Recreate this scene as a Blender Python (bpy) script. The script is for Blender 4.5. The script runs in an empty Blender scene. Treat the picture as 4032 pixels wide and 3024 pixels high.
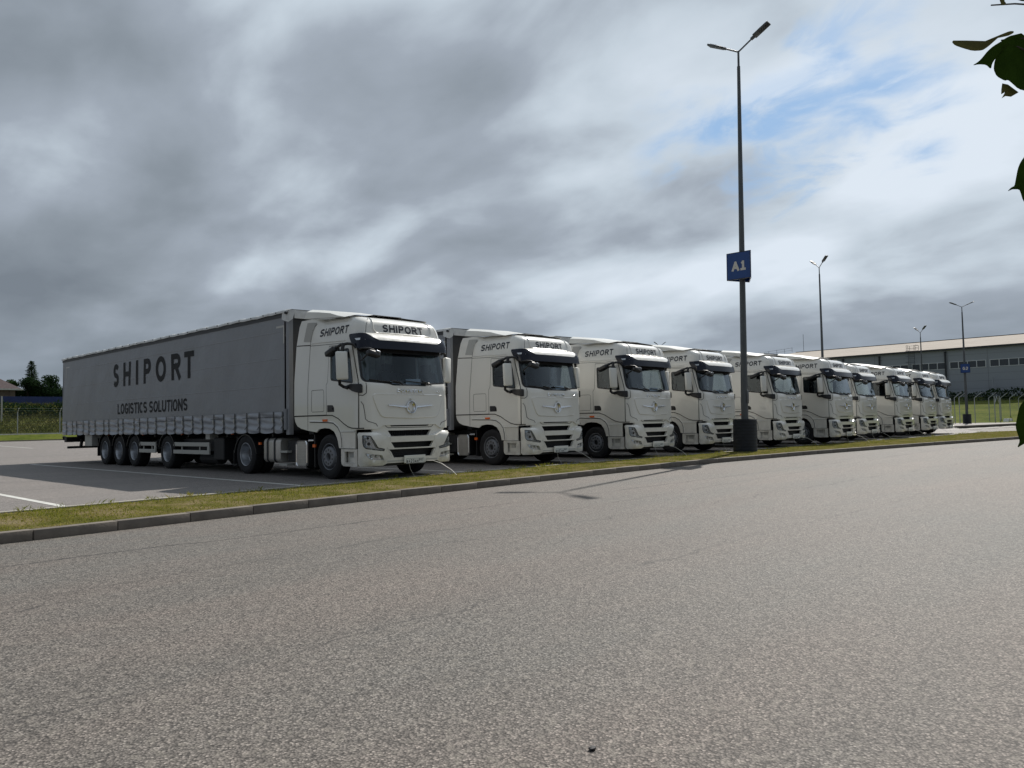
import bpy, bmesh, math, random
from mathutils import Vector, Matrix, geometry
R=math.radians
scene=bpy.context.scene
col=scene.collection
rnd=random.Random(7)

# ------------------------------------------------------------------ camera
F_PX,PITCH,ROLL,YAW=3030.86,0.04942606,-0.01985885,0.8123224
CAM=Vector((-10.94292466,-13.50022509,1.19521777))
cd=bpy.data.cameras.new('camera'); cam=bpy.data.objects.new('camera',cd); col.objects.link(cam)
fw=Vector((math.sin(YAW)*math.cos(PITCH),math.cos(YAW)*math.cos(PITCH),math.sin(PITCH)))
rt=Vector((math.cos(YAW),-math.sin(YAW),0)); up=rt.cross(fw)
r2=rt*math.cos(ROLL)+up*math.sin(ROLL); u2=-rt*math.sin(ROLL)+up*math.cos(ROLL)
m=Matrix((r2,u2,-fw)).transposed().to_4x4(); m.translation=CAM
cam.matrix_world=m
cd.sensor_fit='HORIZONTAL'; cd.sensor_width=36; cd.lens=F_PX/4032*36
cd.clip_start=.05; cd.clip_end=3000
scene.camera=cam

# ------------------------------------------------------------------ light
SUN_EL=R(45); SUNV=Vector((.977*math.cos(SUN_EL),.21*math.cos(SUN_EL),math.sin(SUN_EL))).normalized()
scene.view_settings.view_transform='Standard'; scene.view_settings.look='None'
scene.view_settings.gamma=1; scene.view_settings.exposure=0.15
sd=bpy.data.lights.new('sun','SUN'); sd.energy=4.5; sd.angle=R(.6); sd.color=(1,.95,.88)
so=bpy.data.objects.new('sun',sd); col.objects.link(so)
so.rotation_euler=SUNV.to_track_quat('Z','Y').to_euler()

world=bpy.data.worlds.new('World'); scene.world=world; world.use_nodes=True
nt=world.node_tree; nt.nodes.clear()
def N(t,typ,**kw):
    n=t.nodes.new(typ)
    for k,v in kw.items():
        if k=='inp':
            for a,b in v.items(): n.inputs[a].default_value=b
        else: setattr(n,k,v)
    return n
def L(t,a,b): t.links.new(a,b)
def ramp(t,src,pts):
    n=t.nodes.new('ShaderNodeValToRGB'); e=n.color_ramp.elements
    while len(e)<len(pts): e.new(.5)
    for el,(p,c) in zip(e,pts):
        el.position=p; el.color=(c,c,c,1) if not isinstance(c,tuple) else (c+(1,))[:4]
    L(t,src,n.inputs[0]); return n
def math_(t,op,a,b=None,c=None,clamp=False):
    n=t.nodes.new('ShaderNodeMath'); n.operation=op; n.use_clamp=clamp
    for i,v in enumerate((a,b,c)):
        if v is None: continue
        if isinstance(v,(int,float)): n.inputs[i].default_value=v
        else: L(t,v,n.inputs[i])
    return n.outputs[0]
def mixc(t,f,a,b):
    n=t.nodes.new('ShaderNodeMix'); n.data_type='RGBA'
    for s,v in ((n.inputs[0],f),(n.inputs[6],a),(n.inputs[7],b)):
        if isinstance(v,(int,float)): s.default_value=v
        elif isinstance(v,tuple): s.default_value=(v+(1,))[:4]
        else: L(t,v,s)
    return n.outputs[2]
SX,SY=42.4,24.4
def build_sky():
    out=N(nt,'ShaderNodeOutputWorld'); bg=N(nt,'ShaderNodeBackground',inp={1:.1}); L(nt,bg.outputs[0],out.inputs[0])
    sky=N(nt,'ShaderNodeTexSky'); sky.sky_type='NISHITA'; sky.sun_disc=False
    sky.sun_elevation=SUN_EL; sky.sun_rotation=math.atan2(SUNV.x,SUNV.y); sky.air_density=1.2; sky.dust_density=1.5
    tc=N(nt,'ShaderNodeTexCoord'); sp=N(nt,'ShaderNodeSeparateXYZ'); L(nt,tc.outputs['Generated'],sp.inputs[0])
    x,y,z=sp.outputs
    # project the view direction on a cloud deck overhead; coordinates in heights of the deck
    zz=math_(nt,'ADD',math_(nt,'MAXIMUM',z,0.),.30)
    px=math_(nt,'DIVIDE',x,zz); py=math_(nt,'DIVIDE',y,zz)
    cb=N(nt,'ShaderNodeCombineXYZ'); L(nt,px,cb.inputs[0]); L(nt,py,cb.inputs[1])
    mp=N(nt,'ShaderNodeMapping'); mp.inputs['Rotation'].default_value=(0,0,R(SKYROT)); mp.inputs['Scale'].default_value=(1.35,.92,1)
    mp.inputs['Location'].default_value=SKYLOC
    L(nt,cb.outputs[0],mp.inputs[0]); V=mp.outputs[0]
    def noise(sc,det,rough,dist=0,vec=V,w=None):
        n=N(nt,'ShaderNodeTexNoise',inp={'Scale':sc,'Detail':det,'Roughness':rough,'Distortion':dist}); L(nt,vec,n.inputs['Vector']); return n.outputs['Fac']
    big=noise(.9,3,.5,.2); mid=noise(2.4,6,.47,.3); fine=noise(7.,5,.52,.3)
    dens=math_(nt,'ADD',math_(nt,'MULTIPLY',big,.55),math_(nt,'ADD',math_(nt,'MULTIPLY',mid,.38),math_(nt,'MULTIPLY',fine,.07)))
    # the sun side of the sky is thinner and brighter
    dt=N(nt,'ShaderNodeVectorMath',operation='DOT_PRODUCT'); L(nt,tc.outputs['Generated'],dt.inputs[0]); dt.inputs[1].default_value=SUNV.normalized()
    sunny=N(nt,'ShaderNodeMapRange',inp={1:.35,2:.97}); L(nt,dt.outputs['Value'],sunny.inputs[0]); sun_=sunny.outputs[0]
    # thick = dark
    light=math_(nt,'SUBTRACT',math_(nt,'ADD',.27,math_(nt,'MULTIPLY',sun_,.50)),math_(nt,'MULTIPLY',math_(nt,'SUBTRACT',dens,.5),2.3))
    cl=ramp(nt,light,[(.1,(1.75,2.05,2.42)),(.3,(2.35,2.72,3.15)),(.5,(3.2,3.65,4.25)),(.68,(5.0,5.7,6.4)),(.9,(6.6,7.3,8.1))])
    # one clear hole, ragged by the noise
    hx,hy=HOLE
    h1=N(nt,'ShaderNodeVectorMath',operation='DOT_PRODUCT'); L(nt,tc.outputs['Generated'],h1.inputs[0]); h1.inputs[1].default_value=HOLE_U
    h2=N(nt,'ShaderNodeVectorMath',operation='DOT_PRODUCT'); L(nt,tc.outputs['Generated'],h2.inputs[0]); h2.inputs[1].default_value=HOLE_V
    front=N(nt,'ShaderNodeVectorMath',operation='DOT_PRODUCT'); L(nt,tc.outputs['Generated'],front.inputs[0]); front.inputs[1].default_value=HOLE_C
    a=math_(nt,'DIVIDE',h1.outputs['Value'],hx); b=math_(nt,'DIVIDE',h2.outputs['Value'],hy)
    rr=math_(nt,'SQRT',math_(nt,'ADD',math_(nt,'MULTIPLY',a,a),math_(nt,'MULTIPLY',b,b)))
    rr=math_(nt,'ADD',rr,math_(nt,'MULTIPLY',math_(nt,'SUBTRACT',mid,.5),3.4))
    rr=math_(nt,'ADD',rr,math_(nt,'MULTIPLY',math_(nt,'SUBTRACT',fine,.5),3.4))
    hole=N(nt,'ShaderNodeMapRange',inp={1:1.25,2:-.1}); hole.interpolation_type='SMOOTHSTEP'; L(nt,rr,hole.inputs[0])
    hole_=math_(nt,'MULTIPLY',hole.outputs[0],math_(nt,'GREATER_THAN',front.outputs['Value'],0.))
    skyc=N(nt,'ShaderNodeVectorMath',operation='SCALE'); L(nt,sky.outputs[0],skyc.inputs[0]); skyc.inputs['Scale'].default_value=.8
    skyb=mixc(nt,.8,skyc.outputs[0],(2.3,4.2,6.9))
    # thin places round the hole let some blue through
    gp_=noise(3.6,7,.58,.5); g2=N(nt,'ShaderNodeMapRange',inp={1:.54,2:.70}); g2.interpolation_type='SMOOTHSTEP'; L(nt,gp_,g2.inputs[0])
    nr=N(nt,'ShaderNodeMapRange',inp={1:.984,2:.998}); nr.interpolation_type='SMOOTHSTEP'; L(nt,front.outputs['Value'],nr.inputs[0])
    thin=math_(nt,'MULTIPLY',math_(nt,'MULTIPLY',g2.outputs[0],nr.outputs[0]),.75)
    wisp=N(nt,'ShaderNodeMapRange',inp={1:.48,2:.66,3:1.,4:.35}); wisp.interpolation_type='SMOOTHSTEP'; L(nt,noise(4.4,8,.6,.6),wisp.inputs[0])
    nr3=N(nt,'ShaderNodeMapRange',inp={1:.979,2:.990}); nr3.interpolation_type='SMOOTHSTEP'; L(nt,front.outputs['Value'],nr3.inputs[0])
    hole_=math_(nt,'MAXIMUM',math_(nt,'MULTIPLY',math_(nt,'MULTIPLY',hole_,wisp.outputs[0]),nr3.outputs[0]),thin)
    c1=mixc(nt,hole_,cl.outputs[0],skyb)
    # murk close to the horizon
    hz=N(nt,'ShaderNodeMapRange',inp={1:.16,2:-.01,3:0.,4:.6}); hz.interpolation_type='SMOOTHSTEP'; L(nt,z,hz.inputs[0])
    hb=mixc(nt,sun_,(1.9,2.3,2.75),(2.3,2.75,3.3))
    c2=mixc(nt,hz.outputs[0],c1,hb)
    L(nt,c2,bg.inputs[0])
SKYROT=4; SKYLOC=(SX,SY,0)
def pdir(px,py):
    return (fw+r2*((px-2016)/F_PX)-u2*((py-1512)/F_PX)).normalized()
_hc=pdir(3130,430); HOLE=(.19,.062)
_hu=(r2*math.cos(R(20))+u2*math.sin(R(20))); _hu=(_hu-_hc*_hu.dot(_hc)).normalized(); _hv=_hc.cross(_hu)
HOLE_C=tuple(_hc); HOLE_U=tuple(_hu); HOLE_V=tuple(_hv)
build_sky()

# ------------------------------------------------------------------ materials
def mat(name,base,rough=.5,metal=0.,spec=.5,coat=0.,noise=None,bump=None,coord='Object'):
    """noise=(scale,amount,[second colour]); bump=(scale,strength,distance)"""
    m=bpy.data.materials.new(name); m.use_nodes=True; t=m.node_tree; b=t.nodes['Principled BSDF']
    b.inputs['Base Color'].default_value=(*base,1); b.inputs['Roughness'].default_value=rough; b.inputs['Metallic'].default_value=metal
    b.inputs['Specular IOR Level'].default_value=spec; b.inputs['Coat Weight'].default_value=coat; b.inputs['Coat Roughness'].default_value=.06
    if noise or bump:
        tc=N(t,'ShaderNodeTexCoord')
    if noise:
        n=N(t,'ShaderNodeTexNoise',inp={'Scale':noise[0],'Detail':6,'Roughness':.6}); L(t,tc.outputs[coord],n.inputs['Vector'])
        r=ramp(t,n.outputs['Fac'],[(.3,0.),(.7,1.)])
        c2=noise[2] if len(noise)>2 else tuple(min(1,x*(1-noise[1])) for x in base)
        L(t,mixc(t,r.outputs[0],base,c2),b.inputs['Base Color'])
    if bump:
        n=N(t,'ShaderNodeTexNoise',inp={'Scale':bump[0],'Detail':4}); L(t,tc.outputs[coord],n.inputs['Vector'])
        bm_=N(t,'ShaderNodeBump',inp={'Strength':bump[1],'Distance':bump[2]}); L(t,n.outputs['Fac'],bm_.inputs['Height']); L(t,bm_.outputs[0],b.inputs['Normal'])
    return m
M={}
M['paint']=mat('cream_paint',(.745,.73,.675),.28,coat=1.,noise=(1.3,.06),bump=(1.2,.12,.02))
_t=M['paint'].node_tree; _b=_t.nodes['Principled BSDF']; _src=_b.inputs['Base Color'].links[0].from_socket
_tc=N(_t,'ShaderNodeTexCoord'); _sp=N(_t,'ShaderNodeSeparateXYZ'); L(_t,_tc.outputs['Object'],_sp.inputs[0])
_n=N(_t,'ShaderNodeTexNoise',inp={'Scale':5.,'Detail':8,'Roughness':.7}); L(_t,_tc.outputs['Object'],_n.inputs['Vector'])
_h=N(_t,'ShaderNodeMapRange',inp={1:1.1,2:.3}); L(_t,_sp.outputs[2],_h.inputs[0])
_f=math_(_t,'MULTIPLY',_h.outputs[0],ramp(_t,_n.outputs['Fac'],[(.42,0.),(.66,.55)]).outputs[0])
L(_t,mixc(_t,_f,_src,(.36,.33,.28)),_b.inputs['Base Color'])
M['white']=mat('white_plastic',(.72,.72,.68),.35,coat=.3)
M['plate']=mat('plate_white',(.62,.64,.62),.4)
M['visor']=mat('dark_visor',(.006,.009,.02),.18,spec=.35)
M['black']=mat('black_plastic',(.014,.014,.016),.42)
M['seam']=mat('panel_gap',(.03,.03,.03),.9,spec=.1)
M['rubber']=mat('tyre_rubber',(.010,.010,.012),.8,noise=(6,.3),bump=(60,.3,.004))
M['frame']=mat('chassis_paint',(.014,.015,.018),.6,noise=(4,.5))
M['chrome']=mat('chrome',(.82,.83,.85),.12,metal=1.)
M['steel']=mat('wheel_steel',(.42,.44,.47),.34,metal=.85,noise=(9,.25))
M['rimgrey']=mat('wheel_paint',(.20,.21,.23),.42,metal=.3)
M['hubdark']=mat('wheel_disc_paint',(.07,.075,.085),.5,metal=.3,noise=(6,.4))
M['alu']=mat('aluminium',(.52,.50,.46),.42,metal=.55,noise=(5,.15))
M['rail']=mat('grey_rail',(.40,.40,.37),.5)
M['curtain']=mat('grey_tarpaulin',(.235,.247,.268),.42,noise=(.9,.12),bump=(1.6,.5,.06))
M['skirt']=mat('grey_skirt_tarpaulin',(.33,.35,.385),.3,noise=(3,.2),bump=(14,.35,.015))
M['mesh']=mat('vent_mesh',(.42,.42,.40),.7)
M['letter']=mat('navy_lettering',(.010,.012,.022),.5)
M['letter2']=mat('charcoal_lettering',(.014,.015,.017),.6,spec=.2)
M['reflect']=mat('reflective_tape',(.46,.46,.44),.5)
M['tarp']=mat('white_tarpaulin',(.66,.67,.66),.5,noise=(7,.2),bump=(5,.5,.03))
M['band']=mat('dark_rail_and_gap_shade',(.035,.037,.04),.5)
M['orange']=mat('amber_lens',(.75,.14,.02),.25)
M['lamp']=mat('clear_lens',(.75,.78,.8),.08,metal=.7,noise=(22,.6))
M['cloth']=mat('seat_fabric',(.03,.034,.045),.85)
M['liner']=mat('cab_liner',(.24,.26,.28),.8)
M['drape']=mat('cab_curtain',(.60,.66,.64),.8,noise=(8,.3))
M['paper']=mat('paper',(.8,.84,.88),.7)
M['rope']=mat('pale_cable',(.7,.7,.66),.5)
def glassmat(name,tint,rough=0.):
    m=bpy.data.materials.new(name); m.use_nodes=True; t=m.node_tree; t.nodes.clear()
    o=N(t,'ShaderNodeOutputMaterial'); tr=N(t,'ShaderNodeBsdfTransparent',inp={0:(*tint,1)}); g=N(t,'ShaderNodeBsdfGlossy',inp={0:(.84,.93,1,1),1:rough})
    fr=N(t,'ShaderNodeFresnel',inp={0:1.52}); mx=N(t,'ShaderNodeMixShader'); L(t,math_(t,'ADD',math_(t,'MULTIPLY',fr.outputs[0],1.0),.02),mx.inputs[0])
    L(t,tr.outputs[0],mx.inputs[1]); L(t,g.outputs[0],mx.inputs[2]); L(t,mx.outputs[0],o.inputs[0]); return m
M['glass']=glassmat('windscreen_glass',(.74,.84,.90))
M['sideglass']=glassmat('side_glass',(.52,.57,.58))
M['lens']=glassmat('lamp_cover',(.92,.93,.95))
M['pane']=mat('dark_window_pane',(.045,.052,.062),.15,spec=.5)

# ------------------------------------------------------------------ mesh builder
class MB:
    def __init__(s): s.v=[]; s.f=[]; s.mi=[]; s.cur=0
    def add(s,vs,fs):
        b=len(s.v); s.v+= [tuple(p) for p in vs]; s.f+=[tuple(b+i for i in f) for f in fs]; s.mi+=[s.cur]*len(fs); return s
    def box(s,c,d,rot=None,bev=0.):
        bm=bmesh.new(); bmesh.ops.create_cube(bm,size=1)
        for v in bm.verts: v.co=Vector((v.co.x*d[0],v.co.y*d[1],v.co.z*d[2]))
        if bev: bmesh.ops.bevel(bm,geom=bm.edges[:],offset=bev,segments=2,affect='EDGES',profile=.5)
        if rot is not None: bmesh.ops.transform(bm,matrix=rot.to_4x4(),verts=bm.verts)
        bm.verts.index_update()
        s.add([v.co+Vector(c) for v in bm.verts],[[v.index for v in f.verts] for f in bm.faces]); bm.free(); return s
    def tube(s,pts,r,n=8,caps=True):
        pts=[Vector(p) for p in pts]; rs=r if isinstance(r,(list,tuple)) else [r]*len(pts)
        rings=[]; prev=None
        for i,p in enumerate(pts):
            d=(pts[min(i+1,len(pts)-1)]-pts[max(i-1,0)]).normalized()
            if prev is None: a=d.orthogonal().normalized()
            else: a=(prev-d*prev.dot(d)).normalized()
            prev=a; b=d.cross(a)
            rings.append([p+(a*math.cos(2*math.pi*k/n)+b*math.sin(2*math.pi*k/n))*rs[i] for k in range(n)])
        vs=[q for rg in rings for q in rg]; fs=[]
        for i in range(len(pts)-1):
            for k in range(n):
                a=i*n+k; b=i*n+(k+1)%n; fs.append((a,b,b+n,a+n))
        if caps: fs+= [tuple(range(n))[::-1],tuple((len(pts)-1)*n+k for k in range(n))]
        return s.add(vs,fs)
    def lathe(s,prof,c,axis='x',n=32,closed=False):
        """prof: (offset along axis, radius)"""
        c=Vector(c); vs=[]; fs=[]
        for (a,r) in prof:
            for k in range(n):
                t=2*math.pi*k/n; q={'x':(a,r*math.cos(t),r*math.sin(t)),'z':(r*math.cos(t),r*math.sin(t),a),'y':(r*math.sin(t),a,r*math.cos(t))}[axis]
                vs.append(c+Vector(q))
        m=len(prof)
        for i in range(m if closed else m-1):
            j=(i+1)%m
            for k in range(n): fs.append((i*n+k,i*n+(k+1)%n,j*n+(k+1)%n,j*n+k))
        return s.add(vs,fs)
    def prism(s,poly,a,b,axis='x'):
        n=len(poly); f={'x':lambda u,v,w:(w,u,v),'y':lambda u,v,w:(u,w,v),'z':lambda u,v,w:(u,v,w)}[axis]
        vs=[f(u,v,a) for u,v in poly]+[f(u,v,b) for u,v in poly]
        return s.add(vs,[tuple(range(n))[::-1],tuple(range(n,2*n))]+[(i,(i+1)%n,n+(i+1)%n,n+i) for i in range(n)])
    def build(s,name,mt,parent=None,smooth=None,fixn=True):
        me=bpy.data.meshes.new(name); me.from_pydata(s.v,[],s.f)
        mts=mt if isinstance(mt,(list,tuple)) else [mt]
        for q in mts: me.materials.append(M[q] if isinstance(q,str) else q)
        if len(mts)>1:
            for p,i in zip(me.polygons,s.mi): p.material_index=i
        if fixn:
            bm=bmesh.new(); bm.from_mesh(me); bmesh.ops.recalc_face_normals(bm,faces=bm.faces[:]); bm.to_mesh(me); bm.free()
        if smooth:
            for p in me.polygons: p.use_smooth=True
            me.set_sharp_from_angle(angle=R(smooth))
        me.update()
        o=bpy.data.objects.new(name,me); col.objects.link(o)
        if parent is not None: o.parent=parent
        return o
def tag(o,label=None,cat=None,group=None,kind=None):
    if label: o['label']=label
    if cat: o['category']=cat
    if group: o['group']=group
    if kind: o['kind']=kind
    return o
def empty(name,loc=(0,0,0),rz=0):
    o=bpy.data.objects.new(name,None); col.objects.link(o); o.location=loc; o.rotation_euler=(0,0,rz); o.empty_display_size=.2; return o
def kids(o): return [c for c in bpy.data.objects if c.parent==o]
def copy_tree(o,parent=None,children=None):
    c=o.copy(); col.objects.link(c); c.parent=parent
    for ch in children[o.name] if children else kids(o): copy_tree(ch,c,children)
    return c

def inpoly(x,y,P):
    r=False; n=len(P); j=n-1
    for i in range(n):
        xi,yi=P[i]; xj,yj=P[j]
        if (yi>y)!=(yj>y) and x<(xj-xi)*(y-yi)/(yj-yi)+xi: r=not r
        j=i
    return r
def dense(P,step):
    out=[]
    for i in range(len(P)):
        a=Vector(P[i]); b=Vector(P[(i+1)%len(P)]); n=max(1,int(math.ceil((b-a).length/step)))
        out+=[tuple(a+(b-a)*k/n) for k in range(n)]
    return out
def skin(mb,fn,outline,holes=(),step=.1,thick=.02,sx=None,sy=None,inner=None):
    """a panel: 2-D outline (with holes) cut into triangles and laid on the surface fn(u,v,offset)"""
    O=dense(outline,step); H=[dense(h,step) for h in holes]
    vs=[Vector(p) for p in O]; ed=[(i,(i+1)%len(O)) for i in range(len(O))]
    for h in H:
        b=len(vs); vs+=[Vector(p) for p in h]; ed+=[(b+i,b+(i+1)%len(h)) for i in range(len(h))]
    us=[p[0] for p in O]; ws=[p[1] for p in O]
    if sx is None:
        n=max(1,round((max(us)-min(us))/step)); sx=[min(us)+(max(us)-min(us))*i/n for i in range(1,n)]
    if sy is None:
        n=max(1,round((max(ws)-min(ws))/step)); sy=[min(ws)+(max(ws)-min(ws))*i/n for i in range(1,n)]
    bd=list(vs)
    for u in sx:
        for w in sy:
            if inpoly(u,w,O) and not any(inpoly(u,w,h) for h in H):
                q=Vector((u,w))
                if min((q-b).length_squared for b in bd)>(step*.3)**2: vs.append(q)
    r=geometry.delaunay_2d_cdt(vs,ed,[],0,1e-5)
    V=r[0]; T=[]
    for f in r[2]:
        cx=sum(V[i].x for i in f)/3; cy=sum(V[i].y for i in f)/3
        if inpoly(cx,cy,O) and not any(inpoly(cx,cy,h) for h in H): T.append(tuple(f))
    P=[fn(v.x,v.y,0) for v in V]
    if not thick: mb.add(P,T); return mb
    Q=[fn(v.x,v.y,-thick) for v in V]; n=len(P)
    cnt={}
    for f in T:
        for a,b in ((f[0],f[1]),(f[1],f[2]),(f[2],f[0])): cnt[(a,b)]=1
    fs=list(T)+[tuple(n+i for i in f[::-1]) for f in T]
    for (a,b) in cnt:
        if (b,a) not in cnt: fs.append((b,a,n+a,n+b))
    mb.add(P+Q,fs); return mb
def rrect(x0,y0,x1,y1,r,n=4):
    out=[]
    for cx,cy,a0 in ((x1-r,y1-r,0),(x0+r,y1-r,90),(x0+r,y0+r,180),(x1-r,y0+r,270)):
        for k in range(n+1):
            t=R(a0+90*k/n); out.append((cx+r*math.cos(t),cy+r*math.sin(t)))
    return out
def roundpoly(P,r,n=3):
    out=[]; m=len(P)
    for i in range(m):
        p=Vector(P[i]); a=Vector(P[i-1])-p; b=Vector(P[(i+1)%m])-p
        ra=min(r,a.length*.45); rb=min(r,b.length*.45)
        A=p+a.normalized()*ra; B=p+b.normalized()*rb
        for k in range(n+1):
            t=k/n; out.append(tuple(A*(1-t)**2+p*2*t*(1-t)+B*t*t))
    return out
def ribbon(mb,fn,pts,w,off=.003,closed=False,step=.08,h=0.):
    """flat band of width w along a 2-D line laid on a surface"""
    P=[Vector(p) for p in pts]
    if closed: P=P+[P[0]]
    Q=[P[0]]
    for a,b in zip(P,P[1:]):
        n=max(1,int(math.ceil((b-a).length/step)))
        Q+=[a+(b-a)*k/n for k in range(1,n+1)]
    Ls=[];Rs=[]
    for i,p in enumerate(Q):
        a=Q[i-1] if i>0 else (Q[-2] if closed else None); b=Q[i+1] if i<len(Q)-1 else (Q[1] if closed else None)
        d1=(p-a).normalized() if a is not None else None; d2=(b-p).normalized() if b is not None else None
        if d1 is None: d1=d2
        if d2 is None: d2=d1
        n1=Vector((-d1.y,d1.x)); n2=Vector((-d2.y,d2.x)); mm=(n1+n2)
        mm=mm/max(.35,(mm.length_squared/2)) if mm.length>1e-4 else n1
        if mm.length>2.2: mm=mm.normalized()*2.2
        Ls.append(p+mm*w/2); Rs.append(p-mm*w/2)
    n=len(Q); vs=[fn(p.x,p.y,off) for p in Ls]+[fn(p.x,p.y,off) for p in Rs]
    fs=[(i,i+1,n+i+1,n+i) for i in range(n-1)]
    if h:
        mid=[fn(p.x,p.y,off+h) for p in Q]; vs+=mid
        fs=[(i,i+1,2*n+i+1,2*n+i) for i in range(n-1)]+[(2*n+i,2*n+i+1,n+i+1,n+i) for i in range(n-1)]
    mb.add(vs,fs); return mb

# ------------------------------------------------------------------ lettering (own stroke alphabet)
def arc(cx,cy,rx,ry,a0,a1,n=12): return [(cx+rx*math.cos(R(a0+(a1-a0)*k/n)),cy+ry*math.sin(R(a0+(a1-a0)*k/n))) for k in range(n+1)]
_S=arc(.5,.75,.5,.25,25,270,12)+arc(.5,.25,.5,.25,90,-155,12)[1:]
GL={ # char: (width, [(polyline, closed, extend)])
'S':(.62,[(_S,0,0)]),
'H':(.68,[([(0,0),(0,1)],0,1),([(1,0),(1,1)],0,1),([(0,.5),(1,.5)],0,0)]),
'I':(0,[([(0,0),(0,1)],0,1)]),
'P':(.62,[([(0,0),(0,1)],0,1),([(0,1),(.55,1)]+arc(.6,.74,.4,.26,90,-90,8)+[(.55,.48),(0,.48)],0,0)]),
'O':(.78,[(arc(.5,.5,.5,.5,0,360,28)[:-1],1,0)]),
'R':(.66,[([(0,0),(0,1)],0,1),([(0,1),(.55,1)]+arc(.6,.76,.38,.24,90,-90,8)+[(.5,.52),(0,.52)],0,0),([(.45,.52),(1.02,0)],0,1)]),
'T':(.64,[([(.5,0),(.5,1)],0,1),([(0,1),(1,1)],0,1)]),
'L':(.5,[([(0,1),(0,0),(1,0)],0,1)]),
'G':(.72,[(arc(.5,.5,.5,.5,40,320,20)+[(1,.25),(1,.45),(.55,.45)],0,0)]),
'C':(.64,[(arc(.55,.5,.55,.5,50,310,18),0,0)]),
'U':(.66,[([(0,1),(0,.35)]+arc(.5,.32,.5,.32,180,360,10)+[(1,.35),(1,1)],0,1)]),
'N':(.7,[([(0,0),(0,1)],0,1),([(1,0),(1,1)],0,1),([(0,1),(1,0)],0,0)]),
'D':(.68,[([(0,0),(.5,0)]+arc(.5,.5,.5,.5,-90,90,12)+[(.5,1),(0,1)],1,0)]),
'F':(.56,[([(0,0),(0,1)],0,1),([(0,1),(1,1)],0,1),([(0,.52),(.85,.52)],0,1)]),
'E':(.58,[([(0,0),(0,1)],0,1),([(0,1),(1,1)],0,1),([(0,.52),(.9,.52)],0,1),([(0,0),(1,0)],0,1)]),
'A':(.74,[([(0,0),(.5,1)],0,1),([(1,0),(.5,1)],0,1),([(.2,.3),(.8,.3)],0,0)]),
'B':(.62,[([(0,0),(0,1)],0,1),([(0,1),(.5,1)]+arc(.55,.76,.35,.24,90,-90,6)+[(0,.52)],0,0),([(0,.5),(.5,.5)]+arc(.55,.25,.42,.25,90,-90,6)+[(0,0)],0,0)]),
'X':(.68,[([(0,0),(1,1)],0,1),([(0,1),(1,0)],0,1)]),
'1':(.42,[([(.6,0),(.6,1)],0,1),([(.6,1),(0,.78)],0,0),([(0,0),(1.15,0)],0,1)]),
'i1':(.3,[([(.7,0),(.7,1)],0,1),([(.7,1),(0,.72)],0,0)]),
'2':(.6,[(arc(.5,.72,.5,.28,165,-30,10)+[(0,0),(1,0)],0,0)]),
'3':(.6,[(arc(.48,.76,.46,.24,150,-90,9)+arc(.48,.26,.52,.26,90,-150,9)[1:],0,0)]),
'4':(.62,[([(.75,0),(.75,1),(0,.28),(1,.28)],0,0)]),
'5':(.6,[([(.95,1),(.1,1),(.05,.55)]+arc(.48,.33,.5,.33,120,-150,12),0,0)]),
'6':(.6,[(arc(.5,.3,.5,.3,0,360,16)[:-1],1,0),([(0,.35),(.25,.8),(.7,1)],0,0)]),
'7':(.56,[([(0,1),(1,1),(.35,0)],0,0)]),
'8':(.6,[(arc(.5,.76,.42,.24,0,360,14)[:-1],1,0),(arc(.5,.26,.5,.26,0,360,14)[:-1],1,0)]),
'9':(.6,[(arc(.5,.7,.5,.3,0,360,16)[:-1],1,0),([(1,.65),(.75,.2),(.3,0)],0,0)]),
'0':(.6,[(arc(.5,.5,.5,.5,0,360,20)[:-1],1,0)]),
}
def glyph(mb,ch,x,y,w,h,t,fn,off,shear=0.,lift=.0008,hh=0.):
    k=0
    for pl,cl,ext in GL[ch][1]:
        W=max(0.,w-t); Hh=h-t
        P=[Vector((x+t/2+u*W,y+t/2+v*Hh)) for u,v in pl]
        if ext:
            d=(P[1]-P[0]).normalized(); P[0]=P[0]-d*t/2
            d=(P[-1]-P[-2]).normalized(); P[-1]=P[-1]+d*t/2
        P=[(p.x+shear*(p.y-y),p.y) for p in P]
        ribbon(mb,fn,P,t,off+k*lift,closed=bool(cl),step=.12,h=hh); k+=1
def text(mb,s,x0,y0,x1,cap,t,fn,off=.006,shear=0.,gap=.16,h=0.):
    """lay a word between x0 and x1 with cap height h and stroke t"""
    ws=[]
    for ch in s: ws.append(.35*cap if ch==' ' else GL[ch][0]*cap+t*(.6 if ch!='I' else 1))
    tot=sum(ws)+gap*cap*(len(s)-1); sc=(x1-x0-shear*cap)/tot; x=x0
    for ch,w in zip(s,ws):
        if ch!=' ': glyph(mb,ch,x,y0,w*sc,cap,t,fn,off,shear,hh=h)
        x+=(w+gap*cap)*sc

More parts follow.
